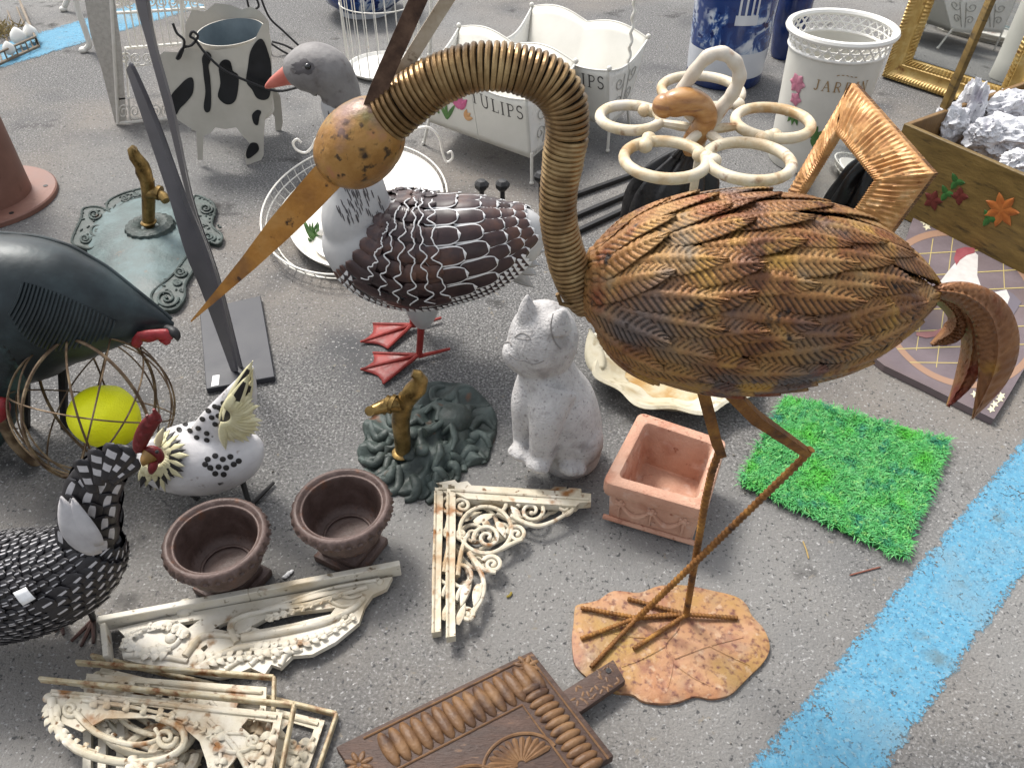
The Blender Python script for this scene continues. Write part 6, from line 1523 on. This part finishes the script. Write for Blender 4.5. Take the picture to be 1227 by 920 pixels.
for (x0, y0), (x1, y1) in lines:
    pts = [(lerp(x0, x1, i / 80), lerp(y0, y1, i / 80)) for i in range(81)]; pts = [p for p in pts if inside(*p)]
    if len(pts) > 3:
        (a, b2), (c_, d_) = pts[0], pts[-1]; dd = V((c_ - a, d_ - b2)).normalized(); nx, ny = -dd.y * .55, dd.x * .55; polys.append([(a - nx, b2 - ny), (c_ - nx, d_ - ny), (c_ + nx, d_ + ny), (a + nx, b2 + ny)])
paint(polys[:5], m_yl, 'grid_line', .0008); paint(polys[5:], m_yl, 'grid_line', .0010)
paint([[(1147, 312), (1152, 302), (1166, 300), (1172, 306), (1171, 330), (1176, 345), (1186, 352), (1176, 372), (1160, 384), (1148, 388), (1138, 384), (1132, 370), (1126, 350), (1126, 338), (1136, 325), (1142, 318)]], m_wp, 'painted_rooster', .0014)
paint([[(1143, 310), (1146, 299), (1156, 296), (1168, 297), (1168, 303), (1158, 306), (1150, 312), (1146, 318)]], m_rp, 'painted_comb', .0018)
paint([[(1146, 384), (1150, 392), (1128, 402), (1110, 405), (1098, 402), (1098, 398), (1118, 397), (1132, 392)], [(1136, 400), (1140, 396), (1148, 404), (1138, 413), (1128, 414), (1122, 408)]], m_lp, 'painted_leg', .0016)
paint([[(1186, 350), (1204, 346), (1214, 352), (1224, 362), (1214, 378), (1204, 376), (1192, 372)]], m_gt, 'painted_tail', .0017); paint([[(1192, 350), (1206, 347), (1210, 356), (1206, 368), (1198, 366)]], m_wp, 'painted_tail', .0020)
for x, y in ((1108, 266), (1117, 260), (1126, 266), (1111, 272), (1198, 478), (1192, 484), (1188, 490), (1168, 472), (1200, 474)):
    paint([[(x + 5 * math.cos(a), y + 4 * math.sin(a)) for a in [k * PI / 4 for k in range(8)]] if False else [(x + (5.5 if k % 2 else 2.6) * math.cos(k * PI / 5), y + (4.8 if k % 2 else 2.2) * math.sin(k * PI / 5)) for k in range(10)]], m_wf, 'painted_blossom', .0012)

# ---- cow planter
m_cow = mat('cow_cream_paint', [(.3, '#c9c3b6'), (.7, '#dcd7cb')], scale=7, rough=.45, k=.68); m_cowb = mat('cow_black_patch', [(.3, '#161618'), (.7, '#242428')], scale=20, rough=.4, k=.8); m_zinc = mat('zinc_inside', [(.3, '#7d8a90'), (.7, '#97a4a9')], scale=9, rough=.4, metal=.3, k=.65)
pcw = PL(278, 198)
cow = thing('cow_planter', pcw.o, 'cream metal cow shaped planter with black patches and a wire handle', 'planter')
zr = pcw.p(262, 56).z; hw_ = 41 * mpp(pcw.p(262, 52)); yb = G(262, 22, zr).y; yf = pcw.p(262, 56).y; ryv = (yb - yf) / 2
bcn = V((pcw.p(262, 54).x, yf + ryv + .004, 0))
fn_c = lambda x, y, h: pcw.p(x, y, h)
front = [(186, 72), (196, 62), (214, 63), (226, 58), (240, 60), (262, 60), (284, 57), (304, 50), (314, 30), (320, 26), (325, 50), (326, 90), (327, 118), (326, 132), (318, 140), (316, 165), (316, 186), (313, 192), (295, 198), (293, 185), (299, 172), (290, 162), (283, 153), (270, 155), (258, 153), (252, 160), (244, 163), (243, 192), (237, 192), (235, 158), (222, 150), (208, 140), (199, 122), (190, 100)]
w = MB(); w.prism([front], fn_c, -.004, .0); fpl = w.build('front_panel', m_cow, cow, smooth=20)
back = [(222, 62), (222, 30), (230, 12), (246, 14), (258, 4), (276, 6), (290, 12), (300, 8), (312, 14), (322, 26), (326, 100), (336, 116), (339, 146), (335, 168), (331, 168), (329, 140), (318, 128), (280, 128), (240, 130), (238, 172), (230, 172), (228, 128)]
w = MB(); w.prism([back], lambda x, y, h: pcw.p(x, y, h + ryv * 2 + .008), -.002, .002); w.build('back_panel', m_cow, cow, smooth=20)
w = MB(); w.lathe([(0, .14), (hw_ * .8, .14), (hw_ * .99, zr - .003), (hw_ * 1.0, zr), (hw_ * .97, zr), (hw_ * .85, zr - .10), (0, zr - .10)], n=56, c=bcn, sy=ryv / hw_, mf=lambda i, j: 1 if i >= 4 else 0); w.build('bucket', [m_cow, m_zinc], cow)
for po in ([(214, 104), (222, 96), (229, 93), (232, 98), (231, 112), (224, 122), (216, 130), (210, 138), (203, 124), (206, 113)], [(242, 70), (247, 62), (253, 66), (252, 74), (250, 80), (252, 95), (253, 115), (252, 132), (247, 135), (244, 128), (246, 110), (244, 92), (243, 80)], [(262, 80), (268, 72), (276, 74), (279, 85), (286, 92), (284, 115), (279, 124), (270, 125), (261, 116), (264, 100)], [(300, 62), (308, 49), (315, 48), (321, 62), (325, 80), (324, 112), (318, 120), (308, 118), (302, 108), (295, 98), (297, 80)], [(302, 138), (308, 132), (313, 134), (311, 140), (309, 150), (304, 148)], [(295, 182), (300, 172), (308, 172), (310, 180), (302, 188), (296, 190)]):
    w = MB(); w.prism([spline(po, len(po) * 4, closed=True)], fn_c, -.0065, -.0035); w.build('black_patch', m_cowb, fpl, smooth=20)
w = MB(); hw2 = spline([(207, 28), (212, 40), (221, 50), (216, 68), (212, 70), (219, 58), (230, 54), (237, 44), (231, 38), (228, 44), (234, 48), (246, 64), (268, 84), (300, 99), (330, 109), (352, 106), (372, 98)], 80); w.tube([pcw.p(x, y, -.03) for x, y in hw2], .0045, n=7); w.build('wire_handle', m_black, cow)
ws = thing('wire_plant_stand', G(345, 66), 'black wire plant stand behind the cow planter', 'plant stand'); P = PL(345, 66)
for px in ([(296, 0), (300, 12), (310, 8), (306, -4)], [(310, -10), (322, 20), (340, 38), (358, 55)], [(322, 48), (328, 80), (334, 84)], [(324, 52), (336, 60), (347, 66)], [(326, 50), (340, 54), (352, 60)]):
    w = MB(); w.tube([P.p(x, y) for x, y in spline(px, 20)], .005, n=7); w.build('wire', m_black, ws)

# ---- white wire etagere at the top left
pe = PL(150, 150); et = thing('wire_etagere', pe.o, 'white wire plant shelf with scroll friezes behind the slat stand', 'plant shelf')
m_lace = mat('cream_pierced_sheet', [(.3, '#bdb9af'), (.6, '#d6d2c8')], scale=60, detail=3, rough=.55, k=.66, bump=.6, bscale=200)
pe2 = PL(118, 100)
w = MB(); w.prism([[(95, -40), (132, -40), (146, 60), (152, 148), (138, 148), (122, 85), (108, 40)]], lambda x, y, h: pe.p(x, y, h), 0, .006); w.build('side_panel', m_lace, et, smooth=20)
w = MB(); 
for k in range(13):
    x = 140 + k * 8.2; w.tube([pe.p(x, -30, .10), pe.p(x + 9, 18, .10), pe.p(x + 16, 56, .10)], .0028, n=6)
w.tube([pe.p(136, 16, .10), pe.p(246, 10, .10)], .006, n=6); w.tube([pe.p(150, 58, .10), pe.p(250, 50, .10)], .006, n=6); w.build('back_bars', m_white2, et)
w = MB()
for k in range(8): w.tube(sspiral(lambda a, c_: pe.p(a, c_, .098), 142 + k * 13, 3, 7, 1.6 * (1 if k % 2 else -1), k, .2, 26, 1.0), .003, n=6)
w.build('frieze', m_white2, et)
w = MB(); q = [pe.p(x, y, o_) for x, y, o_ in ((142, 120, 0), (222, 112, 0), (222, 112, .1), (142, 120, .1))]; w.hexa(q, [p + V((0, 0, .006)) for p in q]); w.build('shelf', m_white, et)
w = MB()
for k in range(6): w.tube(sspiral(lambda a, c_: pe.p(a, c_, 0), 148 + k * 13, 134, 7, 1.6 * (1 if k % 2 else -1), k, .2, 26, 1.3), .003, n=6)
for k in range(5): w.tube(sspiral(lambda a, c_: pe.p(a, c_, .02), 150 + k * 13, 70, 7, 1.6 * (1 if k % 2 else -1), k, .2, 26, 1.0), .003, n=6)
w.tube([pe.p(140, 148, 0), pe.p(222, 140, 0)], .006, n=6); w.tube([pe.p(150, 58, .02), pe.p(156, 148, 0)], .004, n=6); w.tube([pe.p(152, 80, .02), pe.p(220, 74, .02)], .004, n=6); w.build('lower_frieze', m_white2, et)
for x, y, x1, y1 in ((222, 142, 216, -30), (142, 149, 132, -20)):
    w = MB(); p = pe.p(x, y); p.z = .006; w.tube([p, pe.p(x1, y1)], .007, n=8); w.build('leg', m_white2, et)
wl = thing('white_scroll_table', G(100, 62), 'white cast table leg pair with round feet at the top left', 'table'); P = PL(100, 64)
for a in ([(100, 60), (107, 54), (104, 42), (98, 25), (92, 8), (88, -20)], [(76, 11), (80, 2), (84, -10), (88, -25)]):
    P = PL(a[0][0], a[0][1] + 3); w = MB(); w.tube([P.p(x, y) for x, y in spline(a, 20)], [.012 if i < 3 else .014 for i in range(20)], n=8); w.ell(P.p(*a[0]), (.022, .02, .015), nu=8, nv=12); w.build('leg', m_white2, wl)

# ---- wire basket with white ornaments, far left corner
p0, p1, p2 = G(-30, 92), G(47, 57), G(26, 8)
m_wirebr = mat('weathered_basket_wire', [(.3, '#7a6a58'), (.7, '#a3927c')], scale=30, rough=.6, k=.65)
bsk = thing('wire_basket', (p0 + p1) / 2, 'low weathered wire basket at the top left corner holding white ornaments', 'basket')
w = MB()
for z in (.006, .05): w.tube([p + V((0, 0, z)) for p in (p0, p1, p2)], .008 if z < .01 else .006, n=6)
for k in range(7): a = p0.lerp(p1, k / 6); w.tube([a + V((0, 0, .006)), a + V((0, 0, .05))], .004, n=5); c_ = p1.lerp(p2, k / 6); w.tube([c_ + V((0, 0, .006)), c_ + V((0, 0, .05))], .004, n=5)
dpt = p2 - p1
for k in range(6): a = p0.lerp(p1, (k + .5) / 6); w.tube([a + V((0, 0, .006)), a + dpt + V((0, 0, .006))], .004, n=5)
w.build('wire_frame', m_wirebr, bsk)
for x, y, r, lab in ((24, 50, 9, 'white egg shaped ornament in the corner basket, the larger upright one'), (38, 44, 8, 'white bulb ornament with sprouted tip in the corner basket, nearest the right rim'), (12, 62, 7, 'small white egg ornament in the corner basket, lowest one')):
    p = G(x, y, .03); r_ = r * mpp(p); w = MB(); w.lathe([(0, -1.0), (.6, -.85), (.95, -.4), (1, 0), (.85, .5), (.45, .95), (.15, 1.2), (.05, 1.5 if r == 8 else 1.25), (0, 1.3 if r != 8 else 1.6)], n=20, c=(0, 0, 0)); w.v = [V((v.x * r_, v.y * r_, v.z * r_)) + V((p.x, p.y, .016 + r_)) for v in w.v]; tag(w.build('egg_ornament', m_white), lab, 'ornament', 'white ornaments in the corner basket')
w = MB(); m_hay = mat('dry_moss', [(.3, '#7d6c3f'), (.7, '#a8945e')], scale=40, rough=.8, k=.65)
cb_ = (p0 + p2) / 2
for k in range(160):
    a = V((cb_.x + rnd.uniform(-.18, .06), cb_.y + rnd.uniform(-.05, .16), .012)); w.tube([a, a + V((rnd.uniform(-.05, .05), rnd.uniform(-.05, .05), rnd.uniform(.01, .04)))], .002, n=4)
o = w.build('dry_moss', m_hay); tag(o, 'tuft of dry moss lying in the corner basket', 'moss', kind='stuff')

# ---- brown flanged pipe at the left edge
m_pipe = mat('rust_brown_pipe', [(.3, '#7d5648'), (.6, '#93695a'), (.8, '#a37d6c')], scale=8, detail=6, rough=.55, k=.66, speck=[('#5f3c30', 14, .64, .76)])
fc_ = G(-14, 240); fr2 = 78 * mpp(fc_); pr2 = 50 * mpp(fc_)
fp = thing('flanged_pipe', fc_, 'rust brown column on a round flange at the left edge', 'column')
w = MB(); w.lathe([(0, .001), (fr2, .001), (fr2 * 1.0, .016), (fr2 * .98, .020), (pr2 * .9, .020)], n=72, c=fc_); fl2 = w.build('flange', m_pipe, fp)
w = MB(); w.lathe([(pr2, .020), (pr2 * .98, .3), (pr2 * .98, .6), (0, .6)], n=56, c=fc_); w.build('column', m_pipe, fp)
w = MB()
for k in range(6):
    a = k * PI / 3 + .35; w.lathe([(0, .0), (.008, 0), (.008, .001), (0, .001)], n=12, c=fc_ + V((fr2 * .84 * math.cos(a), fr2 * .84 * math.sin(a), .0205)))
w.build('bolt_hole', m_black, fl2)
